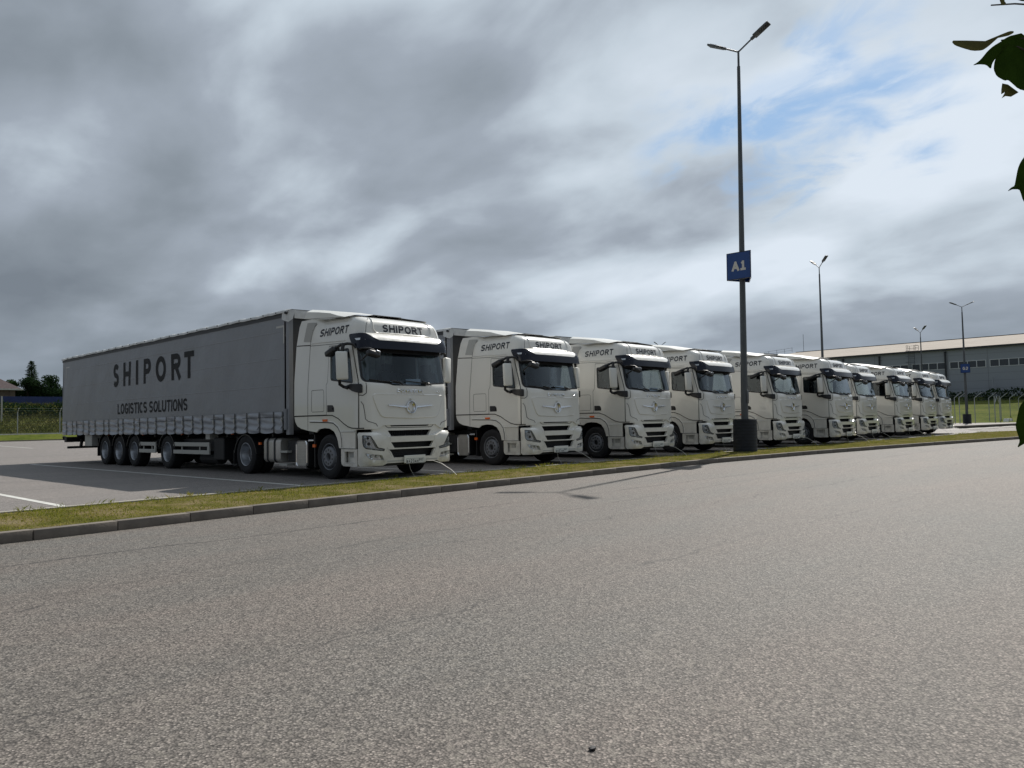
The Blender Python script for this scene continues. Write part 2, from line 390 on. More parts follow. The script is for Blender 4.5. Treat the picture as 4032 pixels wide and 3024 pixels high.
# ------------------------------------------------------------------ ground, road, verge
def lerp(t,T):
    if t<=T[0][0]: return T[0][1]
    for (a,b),(c,d) in zip(T,T[1:]):
        if t<=c: return b+(d-b)*(t-a)/(c-a)
    return T[-1][1]
def asphalt(name,base,alt,fleck,scale,seams=False,rough=.75,coarse=False):
    m=bpy.data.materials.new(name); m.use_nodes=True; t=m.node_tree; b=t.nodes['Principled BSDF']
    tc=N(t,'ShaderNodeTexCoord'); P=tc.outputs['Object']
    mb=N(t,'ShaderNodeMapping'); mb.inputs['Scale'].default_value=(.35,1.2,1); mb.inputs['Rotation'].default_value=(0,0,R(-3)); L(t,P,mb.inputs[0])
    big=N(t,'ShaderNodeTexNoise',inp={'Scale':.42,'Detail':5,'Roughness':.6}); L(t,mb.outputs[0],big.inputs['Vector'])
    c=mixc(t,ramp(t,big.outputs['Fac'],[(.35,0.),(.68,1.)]).outputs[0],base,alt)
    # wear streaks lying along the road
    mp=N(t,'ShaderNodeMapping'); mp.inputs['Scale'].default_value=(.07,.9,1); L(t,P,mp.inputs[0])
    st=N(t,'ShaderNodeTexNoise',inp={'Scale':1.,'Detail':5,'Roughness':.6}); L(t,mp.outputs[0],st.inputs['Vector'])
    c=mixc(t,math_(t,'MULTIPLY',ramp(t,st.outputs['Fac'],[(.45,0.),(.75,1.)]).outputs[0],.35),c,tuple(x*.72 for x in base))
    vo=N(t,'ShaderNodeTexVoronoi',inp={'Scale':scale,'Randomness':1.}); L(t,P,vo.inputs['Vector'])
    vc=N(t,'ShaderNodeSeparateColor'); L(t,vo.outputs['Color'],vc.inputs[0])
    f1=ramp(t,vc.outputs[0],[(.0,.42),(.35,.80),(.62,1.),(.84,1.15),(1.,1.7)] if not coarse else [(.0,.45),(.4,.86),(.65,1.06),(.86,1.36),(1.,2.1)])
    if coarse:
        gapf=ramp(t,vo.outputs['Distance'],[(.30,1.10),(.52,.88),(.74,.42)]); m2=N(t,'ShaderNodeMix',data_type='RGBA',blend_type='MULTIPLY',inp={0:1.}); L(t,f1.outputs[0],m2.inputs[6]); L(t,gapf.outputs[0],m2.inputs[7])
    mu=N(t,'ShaderNodeMix',data_type='RGBA',blend_type='MULTIPLY',inp={0:1.}); L(t,c,mu.inputs[6]); L(t,m2.outputs[2] if coarse else f1.outputs[0],mu.inputs[7]); c=mu.outputs[2]
    vo2=N(t,'ShaderNodeTexVoronoi',inp={'Scale':scale*.37,'Randomness':1.}); L(t,P,vo2.inputs['Vector'])
    s2=N(t,'ShaderNodeSeparateColor'); L(t,vo2.outputs['Color'],s2.inputs[0])
    c=mixc(t,math_(t,'MULTIPLY',ramp(t,s2.outputs[1],[(.84,0.),(.9,1.)]).outputs[0],.35),c,fleck)
    if seams:
        sp=N(t,'ShaderNodeSeparateXYZ'); L(t,P,sp.inputs[0])
        wv=N(t,'ShaderNodeTexNoise',inp={'Scale':.8,'Detail':6,'Roughness':.7}); L(t,P,wv.inputs['Vector'])
        for y0,k,wob,wd,dk in seams:
            # thin joint running along the paving
            yy=math_(t,'ADD',math_(t,'ADD',sp.outputs[1],math_(t,'MULTIPLY',sp.outputs[0],k)),math_(t,'MULTIPLY',math_(t,'SUBTRACT',wv.outputs['Fac'],.5),wob))
            d=math_(t,'ABSOLUTE',math_(t,'SUBTRACT',yy,y0))
            g=N(t,'ShaderNodeMapRange',inp={1:wd,2:wd*.3}); L(t,d,g.inputs[0])
            br=N(t,'ShaderNodeTexNoise',inp={'Scale':.5,'Detail':3}); L(t,P,br.inputs['Vector'])
            c=mixc(t,math_(t,'MULTIPLY',math_(t,'MULTIPLY',g.outputs[0],dk),ramp(t,br.outputs['Fac'],[(.35,0.),(.5,1.)]).outputs[0]),c,(.03,.028,.027))
    L(t,c,b.inputs['Base Color']); b.inputs['Roughness'].default_value=rough; b.inputs['Specular IOR Level'].default_value=.35
    h=math_(t,'ADD',math_(t,'MULTIPLY',vo.outputs['Distance'],1.),0)
    bp=N(t,'ShaderNodeBump',inp={'Strength':.55,'Distance':.006}); L(t,h,bp.inputs['Height']); L(t,bp.outputs[0],b.inputs['Normal'])
    return m
M['road']=asphalt('road_asphalt',(.160,.137,.120),(.128,.124,.113),(.22,.20,.17),92,coarse=True,seams=[(-4.9,.03,.5,.03,.9),(-7.4,.05,1.2,.022,.7),(-9.6,.02,.8,.016,.6),(-6.1,-.04,.4,.05,.35)])
M['lot']=asphalt('lot_asphalt',(.205,.186,.172),(.178,.165,.155),(.28,.26,.25),110,seams=[(9.5,0,.05,.05,.5),(4.6,0,.08,.05,.5),(1.9,0,.06,.04,.5),(14.6,0,.06,.05,.5),(19.8,0,.06,.06,.5),(27,0,.1,.08,.5),(35,0,.1,.1,.5)])
def kerb_y(x): return lerp(x,[(-60,-3.2),(-8.5,-2.85),(-3,-2.45),(4.4,-2.17),(9,-2.2),(15.3,-2.75),(24,-4.0),(32.4,-5.48),(46,-8.2),(70,-14),(120,-26)])
def back_y(x): return lerp(x,[(-60,-.5),(-8,-.15),(-3.5,.02),(1,.18),(6,.0),(13,-.38),(20,-.55),(27,-1.05),(35,-1.56),(43.5,-1.75),(46.2,-2.3)])
XS=[-60,-40,-25]+[-16+i*1.0 for i in range(0,62)]
END=46.2
def terrain_z(y): return 0 if y<24 else min(.41,(y-24)*.0114)
g=MB()
g.add([(-900,-900,-.32),(900,-900,-.32),(900,900,-.32),(-900,900,-.32)],[(0,1,2,3)])
tag(g.build('ground',mat('far_ground',(.06,.075,.03),.9,noise=(.05,.4))),kind='structure')
g=MB(); g.add([(-120,-80,-.12),(170,-80,-.12),(170,40,-.12),(-120,40,-.12)],[(0,1,2,3)])
tag(g.build('road','road'),kind='structure')
# parking lot sheet: from the verge back to the far kerb
g=MB(); lx=[-90]+[x for x in XS if x>-60 and x<END-3]+[END-2.7,62,90]
for a,b in zip(lx,lx[1:]):
    def fy(x): return back_y(x) if x<END-2 else (1.0 if x<60 else 4.4+(x-63)*.0)
    ya,yb=fy(a),fy(b)
    for (y0a,y0b,y1) in ((ya,yb,8),(8,8,24),(24,24,60.6)):
        za,zb=(0,0) if y0a<24 else (0,0); z1=terrain_z(y1)
        g.add([(a,y0a,0),(b,y0b,0),(b,y1,z1),(a,y1,z1)],[(0,1,2,3)])
tag(g.build('parking_lot','lot'),kind='structure')
# white bay lines, one sheet above the asphalt
M['line']=mat('road_paint',(.62,.62,.58),.7,noise=(3,.3))
g=MB()
for x in (-6.95,-2.58,1.95,6.9,11.7,16.4,20.7,25.2,29.8,34.3,38.3,42.6):
    y0=back_y(x)+.03; y1=18.7 if x>-5 else 19.0
    g.add([(x-.06,y0,.004),(x+.06,y0,.004),(x+.06,y1,.004),(x-.06,y1,.004)],[(0,1,2,3)])
for x in (3,9,15.5,22,28):
    g.add([(x-.06,40,terrain_z(40)+.004),(x+.06,40,terrain_z(40)+.004),(x+.06,60,.415),(x-.06,60,.415)],[(0,1,2,3)])
tag(g.build('parking_line','line'),kind='structure')

def sheet(mb,lines,z):
    """lines: list of [(x,y)...] rows with the same count"""
    n=len(lines[0]); b=[]
    for i,row in enumerate(lines): b+=[(x,y,z if isinstance(z,(int,float)) else z[i]) for x,y in row]
    mb.add(b,[(i*n+k,i*n+k+1,(i+1)*n+k+1,(i+1)*n+k) for i in range(len(lines)-1) for k in range(n-1)])
soil=bpy.data.materials.new('turf_soil'); soil.use_nodes=True; t=soil.node_tree; b=t.nodes['Principled BSDF']; tc=N(t,'ShaderNodeTexCoord')
n1=N(t,'ShaderNodeTexNoise',inp={'Scale':1.4,'Detail':8,'Roughness':.7}); L(t,tc.outputs['Object'],n1.inputs['Vector'])
b.inputs['Specular IOR Level'].default_value=0.
L(t,ramp(t,n1.outputs['Fac'],[(.3,(.06,.065,.016)),(.46,(.10,.095,.03)),(.58,(.16,.13,.065)),(.75,(.20,.17,.11))]).outputs[0],b.inputs['Base Color']); b.inputs['Roughness'].default_value=.9
n2=N(t,'ShaderNodeTexNoise',inp={'Scale':25.,'Detail':6}); L(t,tc.outputs['Object'],n2.inputs['Vector']); bp=N(t,'ShaderNodeBump',inp={'Strength':.9,'Distance':.04}); L(t,n2.outputs['Fac'],bp.inputs['Height']); L(t,bp.outputs[0],b.inputs['Normal'])
M['soil']=soil
xs=[x for x in XS if x<END-1]+[END-.8,END-.2]
def vb(x): return back_y(x)-.10
def vf(x): return kerb_y(x)+.15 if x<END-4 else kerb_y(x)+.15
g=MB(); rows=[[ (x,vf(x)+(vb(x)-vf(x))*f) for x in xs] for f in (0,.2,.5,.8,1)]
sheet(g,rows,[.004,.03,.05,.035,.0])
tag(g.build('verge','soil',smooth=60),kind='structure')
# tip of the verge
# kerb stones of the road side: real stones with joints, one metre each
kst=mat('kerb_concrete',(.17,.148,.125),.85,noise=(5,.35),bump=(30,.5,.006))
g=MB(); x=-22.0
while x<150:
    ln=.985 if x<60 else 3.9
    y0,y1=kerb_y(x),kerb_y(x+ln); a=math.atan2(y1-y0,ln)
    L_=math.hypot(ln,y1-y0); dz=rnd.uniform(-.004,.004)
    g.box((x+ln/2,(y0+y1)/2+.075,-.06+dz),(L_-.002,.15,.14),Matrix.Rotation(a,3,'Z'),bev=.012 if x<40 else 0)
    x+=ln+.005
tag(g.build('kerb',kst,smooth=40),kind='structure')
# flush edging between verge and lot
g=MB(); eds=[x for x in XS if -30<x<END-2]
sheet(g,[[(x,back_y(x)-.11) for x in eds],[(x,back_y(x)+.02) for x in eds]],.026)
sheet(g,[[(x,back_y(x)+.02) for x in eds],[(x,back_y(x)+.022) for x in eds]],[.026,-.05])
sheet(g,[[(x,back_y(x)-.11) for x in eds],[(x,back_y(x)-.112) for x in eds]],[.026,-.05])
tag(g.build('edging',mat('pale_edging',(.36,.34,.29),.8,noise=(6,.3))),kind='structure')

# ------------------------------------------------------------------ grass blades
def grassmat(name,cols,scale=2.2,trans=.35):
    m=bpy.data.materials.new(name); m.use_nodes=True; t=m.node_tree; b=t.nodes['Principled BSDF']; o=t.nodes['Material Output']
    tc=N(t,'ShaderNodeTexCoord'); n=N(t,'ShaderNodeTexNoise',inp={'Scale':scale,'Detail':5,'Roughness':.7}); L(t,tc.outputs['Object'],n.inputs['Vector'])
    n2=N(t,'ShaderNodeTexNoise',inp={'Scale':scale*18,'Detail':2}); L(t,tc.outputs['Object'],n2.inputs['Vector'])
    f=math_(t,'ADD',math_(t,'MULTIPLY',n.outputs['Fac'],.6),math_(t,'MULTIPLY',n2.outputs['Fac'],.4))
    r=ramp(t,f,cols); L(t,r.outputs[0],b.inputs['Base Color']); b.inputs['Roughness'].default_value=.9; b.inputs['Specular IOR Level'].default_value=.03
    tr=N(t,'ShaderNodeBsdfTranslucent'); L(t,r.outputs[0],tr.inputs[0]); mx=N(t,'ShaderNodeMixShader',inp={0:trans}); L(t,b.outputs[0],mx.inputs[1]); L(t,tr.outputs[0],mx.inputs[2]); L(t,mx.outputs[0],o.inputs[0])
    return m
M['grass']=grassmat('grass_blades',[(.32,(.075,.105,.012)),(.44,(.155,.18,.022)),(.54,(.25,.235,.045)),(.66,(.34,.26,.11))],trans=.45)
def blades(mb,pts,hmin,hmax,w):
    for (x,y,z) in pts:
        h=rnd.uniform(hmin,hmax); a=rnd.uniform(0,6.283); lx=rnd.gauss(0,.55)*h; ly=rnd.gauss(0,.55)*h
        dx,dy=math.cos(a)*w,math.sin(a)*w; b=len(mb.v)
        mb.v+=[(x-dx,y-dy,z),(x+dx,y+dy,z),(x+lx*.4+dx*.6,y+ly*.4+dy*.6,z+h*.6),(x+lx,y+ly,z+h)]
        mb.f+=[(b,b+1,b+2),(b,b+2,b+3)]; mb.mi+=[0,0]
def patch(x,y): return .5+.5*math.sin(x*1.7+math.sin(y*2.3+x*.6)*1.3)*math.sin(y*2.9+x*.7)+.3*math.sin(x*5.1+y*4.2)
g=MB()
P=[]
while len(P)<46000:
    x=-13+60*rnd.random()**1.5; f=rnd.random()
    if x>END-.3: continue
    if patch(x,f*2.4)<rnd.uniform(-.25,.75): continue
    y=vf(x)+.01+(vb(x)-vf(x)-.02)*f; P.append((x,y,.0+.045*math.sin(math.pi*min(1,max(0,f)))))
blades(g,P,.012,.042,.006)
P=[]
for _ in range(190):   # taller tufts, many along the back edge
    x=rnd.uniform(-12,44); f=rnd.choice((1,1,.9,rnd.random())); y=vf(x)+(vb(x)-vf(x))*f
    for k in range(rnd.randint(5,16)): P.append((x+rnd.gauss(0,.06),y+rnd.gauss(0,.04),.02))
for k in range(60): P.append((10.6+rnd.gauss(0,.45),back_y(10.6)-.1+rnd.gauss(0,.06),.02))
blades(g,P,.04,.09,.004)
tag(g.build('grass','grass',fixn=False),kind='stuff')

# small stones scattered on the tarmac
def stone(x,y,z,s,label):
    bm=bmesh.new(); bmesh.ops.create_icosphere(bm,subdivisions=2,radius=1)
    for v in bm.verts: v.co=Vector((v.co.x*s*1.2,v.co.y*s*.8,v.co.z*s*.6))*(1+.18*math.sin(v.co.x*5+v.co.y*7+v.co.z*3))
    me=bpy.data.meshes.new('pebble'); bm.to_mesh(me); bm.free(); me.materials.append(M['frame']); o=bpy.data.objects.new('pebble',me); col.objects.link(o); o.location=(x,y,z+s*.4)
    return tag(o,label,'pebble')
stone(-8.46,-11.55,-.12,.016,'dark pebble lying alone on the asphalt near the camera')

# ------------------------------------------------------------------ the truck: cab surface
Y0=[(1.1,0),(2.05,.02),(2.1,.05),(2.9,.22),(3.0,.22),(3.17,.2),(3.40,.245),(3.47,.28),(3.53,.35),(3.58,.47),(3.62,.66),(3.66,1.0)]
KK=[(2.0,1),(2.9,.985),(3.05,.98),(3.2,.965),(3.36,.935),(3.48,.895),(3.58,.845),(3.66,.76)]
def base(s):
    a=abs(s)
    if a<=1: x,y=a,.05*a*a
    elif a<1.408:
        t=(a-1)/.408*math.pi/2; x=1+.25*math.sin(t); y=.05+.27*(1-math.cos(t))
    else: x,y=1.25,.32+a-1.408
    return (x if s>=0 else -x),y
def surf(T,K,dy=0.,dx=0.,flare=True):
    def p(s,z):
        x,y=base(s); k=lerp(z,K) if K else 1
        if flare and K:
            f=min(1,max(0,(y-1.75)/.35)); f=f*f*(3-2*f); k=k+(1-k)*f*.97
        y=y+(lerp(z,T)+dy)*max(0,1-y/1.6) if y<1.6 else y
        return Vector((x*k+(dx if x>0 else -dx)*min(1,abs(x)/1.2),y,z))
    def fn(s,z,off=0.):
        q=p(s,z)
        if off:
            e=.004; n=(p(s+e,z)-p(s-e,z)).cross(p(s,z+e)-p(s,z-e))
            q=q+n.normalized()*off
        return q
    return fn
cab=surf(Y0,KK)
bump=surf([(0,-.05),(.3,-.05),(.36,-.075),(.95,-.075),(1.0,-.05),(1.04,.0)],None,dx=.015)
grille=surf([(0,.025)],None)
visor=surf([(2.8,-.01),(2.85,-.01),(3.02,.015),(3.1,.06),(3.2,.12)],KK)
lip=surf([(3.0,.01),(3.05,.03),(3.10,.07),(3.14,.12),(3.175,.20)],KK)
S=lambda y:y+1.088
SXC=[i*.12 for i in range(-8,9)]+[sg*(1.02+.055*i) for i in range(9) for sg in (-1,1)]+[sg*(1.58+.16*i) for i in range(16) for sg in (-1,1)]
def mir(P): return [(-x,z) for x,z in P]
def two(P): return (mir(P),P)      # left (image side) first
def side(P): return [(S(y),z) for y,z in P]

DOOR=side([(.25,1.13),(.46,1.13),(.6,1.16),(.78,1.23),(.98,1.34),(1.1,1.39),(1.21,1.42),(1.43,1.42),(1.42,2.11),(1.36,2.17),(1.28,2.96),(.30,2.93),(.25,2.5),(.22,2.18)])
SWIN=roundpoly(side([(1.235,2.215),(1.225,2.84),(.42,2.87),(.385,2.6),(.37,2.11)]),.05)
WS=roundpoly([(-1.17,2.12),(-.99,2.11),(-.56,2.085),(-.47,2.05),(.47,2.05),(.56,2.085),(.99,2.11),(1.17,2.12),(1.24,2.2),(1.25,2.4),(1.25,2.93),(-1.25,2.93),(-1.25,2.4),(-1.24,2.2)],.05)
def cab_outline():
    r=side([(.31,1.10),(.35,1.07),(.35,.69),(.965,.70),(1.0,.83),(1.05,.94),(1.15,1.06),(1.32,1.13),(1.53,1.145),(1.75,1.12),(1.86,1.05),(2.22,1.09),(2.52,1.14),(2.68,1.20),(2.77,1.3),(2.81,1.44),(2.80,2.24),(2.69,3.09),(2.56,3.52),(2.47,3.66)])
    f=[(.74,1.18),(.85,1.12),(.91,1.10)]
    return f+r+mir(r)[::-1]+mir(f)[::-1]
ZC=[1.0,1.2,1.35,1.5,1.65,1.8,1.95,2.05,2.1,2.2,2.35,2.5,2.65,2.8,2.9,3.0,3.06,3.12,3.17,3.22,3.28,3.33,3.38,3.42,3.45,3.48,3.51,3.54,3.56,3.58,3.6,3.62,3.64]

def wheel(parent,x,y,sg,w,kind):
    """kind: 'front' (bulging disc) or 'deep'"""
    hub=MB(); rim=MB(); tyre=MB(); h=w/2
    q=[(-h*.86,.29),(-h*.98,.34),(-h,.41),(-h*.93,.465),(-h*.80,.492)]
    tr=[]
    for k in range(4):
        c=-h*.55+k*h*.37; tr+=[(c-.02,.5),(c-.008,.5),(c-.006,.488),(c+.006,.488),(c+.008,.5)]
    prof=q+tr+[(-a,r) for a,r in q[::-1]]
    tyre.lathe([(a*sg,r) for a,r in prof],(x,y,.5),'x',40)
    tyre.lathe([(a*sg,r) for a,r in ((h*.99,.425),(h*1.015,.42),(h*1.015,.415),(h*.995,.41))],(x,y,.5),'x',40)
    if kind=='front':
        rim.lathe([(a*sg,r) for a,r in ((-h*.86,.295),(h*.86,.295),(h*.92,.30),(h*.94,.292),(h*.9,.283),(h*.5,.275),(h*.2,.262),(h*.15,.25))],(x,y,.5),'x',40)
        hub.lathe([(a*sg,r) for a,r in ((h*.15,.262),(h*.35,.245),(h*.95,.222),(h*1.06,.205),(h*1.06,.09),(h*.75,.075),(h*.75,0.))],(x,y,.5),'x',40)
        holes=MB()
        for k in range(10):
            t=2*math.pi*(k+.5)/10; cy,cz=y+.155*math.cos(t),.5+.155*math.sin(t)
            holes.lathe([(h*1.065*sg,.024),(h*1.075*sg,.018),(h*1.075*sg,0)],(x,cy,cz),'x',8)
        holes.lathe([(h*.76*sg,.072),(h*.77*sg,0.)],(x,y,.5),'x',16)
        for k in range(10):
            t=2*math.pi*k/10
            c0=Vector((x+sg*h*.62,y+.2375*math.cos(t),.5+.2375*math.sin(t)))
            n=Vector((sg*.38,math.cos(t)*.93,math.sin(t)*.93)); tt=Vector((0,-math.sin(t),math.cos(t))); bb=n.cross(tt)
            holes.add([c0+n*.004+(tt*math.cos(a)*.028+bb*math.sin(a)*.022) for a in [2*math.pi*i/10 for i in range(10)]],[tuple(range(10))])
        mt='rimgrey'
    else:
        rim.lathe([(a*sg,r) for a,r in ((-h*.86,.295),(h*.86,.295),(h*.93,.30),(h*.95,.29),(h*.88,.277),(h*.55,.272),(h*.4,.258),(-h*.5,.25),(-h*.62,.235))],(x,y,.5),'x',40)
        hub.lathe([(a*sg,r) for a,r in ((-h*.62,.236),(-h*.68,.21),(-h*.56,.17),(-h*.5,.14),(-h*.5,.115),(-h*.1,.105),(h*.02,.09),(h*.05,.03),(h*.05,0.))],(x,y,.5),'x',32)
        holes=MB()
        for k in range(10):
            t=2*math.pi*k/10; cy,cz=y+.2*math.cos(t),.5+.2*math.sin(t)
            holes.lathe([((-h*.62+.002)*sg,.026),((-h*.62+.006)*sg,0)],(x,cy,cz),'x',8)
        mt='steel'
    wh=hub.build('wheel',mt if kind=='front' else 'hubdark',parent,smooth=40)
    tyre.build('tyre','rubber',wh,smooth=35); rim.build('rim',mt,wh,smooth=40); holes.build('wheel_hole','black',wh)
    return wh

def lights_unit(o_parent):
    pass
HL=[(1.27,.97),(1.10,.96),(1.02,.85),(.92,.70),(.76,.67),(.78,.63),(.87,.64),(1.20,.69),(1.25,.74),(1.27,.82)]
FG=[(1.22,.59),(.83,.54),(.77,.43),(1.09,.46),(1.15,.49)]
S1=[(-.56,1.19),(.56,1.19),(.53,1.15),(-.53,1.15)]
S2=[(-.62,1.065),(.62,1.065),(.52,.93),(-.52,.93)]
S3=[(-.60,.81),(.60,.81),(.51,.685),(-.51,.685)]
S4=[(-.655,.655),(.655,.655),(.60,.60),(.53,.475),(-.53,.475),(-.60,.60)]

def make_truck():
    T=empty('semi_truck')
    # ---- cab shell
    b=MB(); skin(b,cab,cab_outline(),[roundpoly(WS,.0) if 0 else WS,mir(SWIN)[::-1],SWIN],.14,.035,SXC,ZC)
    # top cap
    ring=[cab(S(2.47)*-1+ (S(2.47)*2)*k/110,3.66,0) for k in range(111)]
    cen=[Vector((p.x*.8,p.y*.9+.16,3.685)) for p in ring]; n=len(ring)
    b.add(ring+cen,[(i,i+1,n+i+1,n+i) for i in range(n-1)]); b.add([v for v in cen],[tuple(range(n))])
    # rear wall
    b.prism([(-1.17,1.2),(1.17,1.2),(1.17,3.62),(-1.17,3.62)],2.36,2.40,'y')
    # lower lip of the bonnet area, rounded ledge
    c=b.build('cab','paint',T,smooth=38)
    sm=MB()
    for sgn in (-1,1):
        F=lambda P: [(sgn*x,z) for x,z in P]
        ribbon(sm,cab,F(side([(2.09,3.06),(2.21,2.09),(2.22,1.72),(2.22,1.11)])),.012)
        ribbon(sm,cab,F(side([(2.09,3.06),(2.02,3.4),(1.9,3.6)])),.010)
        ribbon(sm,cab,F(side([(2.68,3.09),(2.09,3.06)])),.022)
        ribbon(sm,cab,F(side([(2.09,3.045),(.47,3.0)])),.010); 
        ribbon(sm,cab,F(side([(2.80,1.43),(1.43,1.43)])),.026,off=.007)
        ribbon(sm,cab,F(side([(1.45,1.43),(1.2,1.425),(.97,1.35),(.77,1.24),(.6,1.165),(.46,1.135),(.25,1.125)])+[(1.2,1.125)]),.020,off=.015); ribbon(sm,cab,F(side([(1.43,1.42),(1.43,2.11),(1.37,2.18),(1.285,2.98),(.30,2.95)])),.010,off=.014)
        ribbon(sm,cab,F(side([(2.13,1.28),(1.4,1.265),(1.17,1.245),(1.0,1.15),(.9,1.03),(.86,.89),(.85,.70)])),.014,off=.009)
        ribbon(sm,cab,F([(S(.235),1.13)]+side([(.225,1.85),(.205,2.18),(.27,2.95)])),.018,off=.010)
        ribbon(sm,cab,F([(1.13,2.10),(1.14,1.88),(1.21,1.83),(1.33,1.84)]),.014,off=.007)
        ribbon(sm,cab,F([(1.26,1.70),(1.21,1.63),(1.185,1.48),(1.17,1.32),(1.11,1.27),(.93,1.22),(.89,1.16)]),.012,off=.006)
        ribbon(sm,cab,F(roundpoly(side([(2.06,2.01),(1.55,2.01),(1.55,1.515),(2.06,1.515)]),.05)),.009,closed=True)
        ribbon(sm,cab,F([(.86,3.645),(1.02,3.51),(1.06,3.37),(1.06,3.2)]),.010)
    sm.build('panel_gap','seam',c)
    for sgn in (-1,1):   # proud swage lines
        hi=MB()
        F=lambda P: [(sgn*x,z) for x,z in P]
        ribbon(hi,cab,F(side([(2.05,3.10),(.6,3.06)])),.03,off=0,h=.012)
        ribbon(hi,cab,F(side([(2.13,1.305),(1.4,1.285),(1.16,1.265),(.98,1.17),(.88,1.04),(.83,.9),(.82,.72)])),.03,off=0,h=.014)
        ribbon(hi,cab,F(side([(.89,1.06),(.36,1.06)])),.04,off=0,h=.02)
        ribbon(hi,cab,F(side([(.89,.70),(.36,.70)])),.02,off=0,h=.01)
        hi.build('swage','paint',c,smooth=70)
    hi=MB()
    ribbon(hi,cab,[(-.92,3.56),(-.86,3.28),(-.79,3.215),(.79,3.215),(.86,3.28),(.92,3.56)],.05,off=0,h=.022)
    hi.build('swage','paint',c,smooth=70)
    for sgn in (-1,1):
        v=MB(); P=[(sgn*x,z) for x,z in side([(2.20,3.58),(1.95,3.57),(2.09,3.15),(2.36,3.17)])]
        skin(v,lambda s,z,o:cab(s,z,o+.004),P,(),.12,.01); ribbon(v,cab,P,.02,.006,closed=True); v.build('air_vent','mesh',c)
        mk=MB(); skin(mk,lambda s,z,o:cab(s,z,o+.02),[(sgn*x,z) for x,z in side([(1.60,1.34),(1.41,1.34),(1.41,1.29),(1.58,1.29)])],(),.1,.02); mk.build('side_marker','orange',c)
    li=MB(); LO=side([(.35,1.2),(.36,1.2),(2.3,1.2),(2.3,3.0)]); LO=LO+mir(LO)[::-1]
    skin(li,lambda s,z,o:cab(s,z,o-.045),[(-S(2.3),1.25),(S(2.3),1.25),(S(2.3),3.02),(-S(2.3),3.02)],[WS,mir(SWIN)[::-1],SWIN],.16,.0,SXC,[z for z in ZC if 1.3<z<3])
    li.box((0,1.2,3.03),(2.3,2.2,.02)); li.box((0,2.3,2.1),(2.3,.03,1.8)); li.box((0,1.2,1.22),(2.3,2.1,.03))
    li.build('cab_liner','liner',c)
    for a_,z_,b_,sh_ in ((-S(1.79),3.225,-S(.50),.12),(S(.50),3.225,S(1.79),.12),(-.61,3.245,.61,0.)):
        lt=MB(); text(lt,'SHIPORT',a_,z_,b_,.182 if sh_ else .172,.037,cab,.006,shear=sh_,gap=.17); lt.build('cab_lettering','letter',c)
    # ---- windscreen
    w=MB(); skin(w,lambda s,z,o:cab(s,z,o-.012),[(x*.999,z) for x,z in WS],(),.14,0,SXC,ZC); ws=w.build('windscreen','glass',T,smooth=60)
    w=MB(); ribbon(w,lambda s,z,o:cab(s,z,o-.010),[(x*.97,2.07+(z-2.05)*.985) for x,z in WS],.045,.0,closed=True)
    ribbon(w,lambda s,z,o:cab(s,z,o-.010),[(-1.2,2.86),(1.2,2.86)],.16,.001); w.build('screen_edge','black',ws)
    for x0,x1,z0,z1 in ((-.22,-1.05,2.06,2.17),(.62,-.10,2.07,2.155)):
        w=MB(); w.tube([cab(x0,z0,.03),cab(x0-.06,z0+.035,.05),cab((x0+x1)/2+.1,(z0+z1)/2+.035,.05)],.016,6)
        w.tube([cab(x0-.02,z0+.03,.02),cab(x1,z1,.018)],.013,6); w.build('wiper','black',ws)
    # ---- doors
    for sgn in (-1,1):
        F=lambda P: [(sgn*x,z) for x,z in P]
        d=MB(); skin(d,lambda s,z,o:cab(s,z,o+.012),F(DOOR),[F(SWIN)],.12,.03,[sgn*(1.3+.09*i) for i in range(14)],ZC)
        do=d.build('door','paint',T,smooth=38)
        d=MB(); skin(d,lambda s,z,o:cab(s,z,o-.004),F(SWIN),(),.2,0); d.build('side_window','sideglass',do)
        d=MB(); ribbon(d,lambda s,z,o:cab(s,z,o+.014),F(SWIN),.03,.0,closed=True); d.build('window_seal','black',do)
        d=MB(); skin(d,lambda s,z,o:cab(s,z,o+.018),roundpoly(F(side([(1.39,1.50),(1.12,1.50),(1.13,1.60),(1.18,1.65),(1.39,1.655)])),.02),(),.1,.03); 
        p=cab(sgn*S(1.26),1.57,.028); d.box(p,(.02,.19,.045)); d.build('door_handle','black',do)
    # ---- bonnet flap with badge
    BO=roundpoly([(-.97,1.85),(.97,1.85),(.99,1.80),(.89,1.55),(.80,1.39),(.72,1.36),(0,1.33),(-.72,1.36),(-.80,1.39),(-.89,1.55),(-.99,1.80)],.05)
    b=MB(); skin(b,lambda s,z,o:cab(s,z,o+.010),BO,(),.12,.02)
    bo=b.build('bonnet_flap','paint',T,smooth=38)
    b=MB(); ribbon(b,cab,BO,.035,.0,closed=True,h=.016); b.build('flap_rim','paint',bo,smooth=70)
    e=MB(); 
    def ring(cx,cz,rx,rz,w,th,y,tilt=0):
        P=[];n=36
        for k in range(n):
            t=2*math.pi*k/n; 
            for q in range(6):
                a=2*math.pi*q/6; rr=1+w*math.cos(a); u,v=rx*math.cos(t)*rr,rz*math.sin(t)*rr
                P.append((cx+u*math.cos(tilt)-v*math.sin(tilt),y-th*math.sin(a),cz+u*math.sin(tilt)+v*math.cos(tilt)))
        e.add(P,[(k*6+q,k*6+(q+1)%6,((k+1)%n)*6+(q+1)%6,((k+1)%n)*6+q) for k in range(n) for q in range(6)])
    ring(0,1.577,.135,.135,.10,.022,-.022)
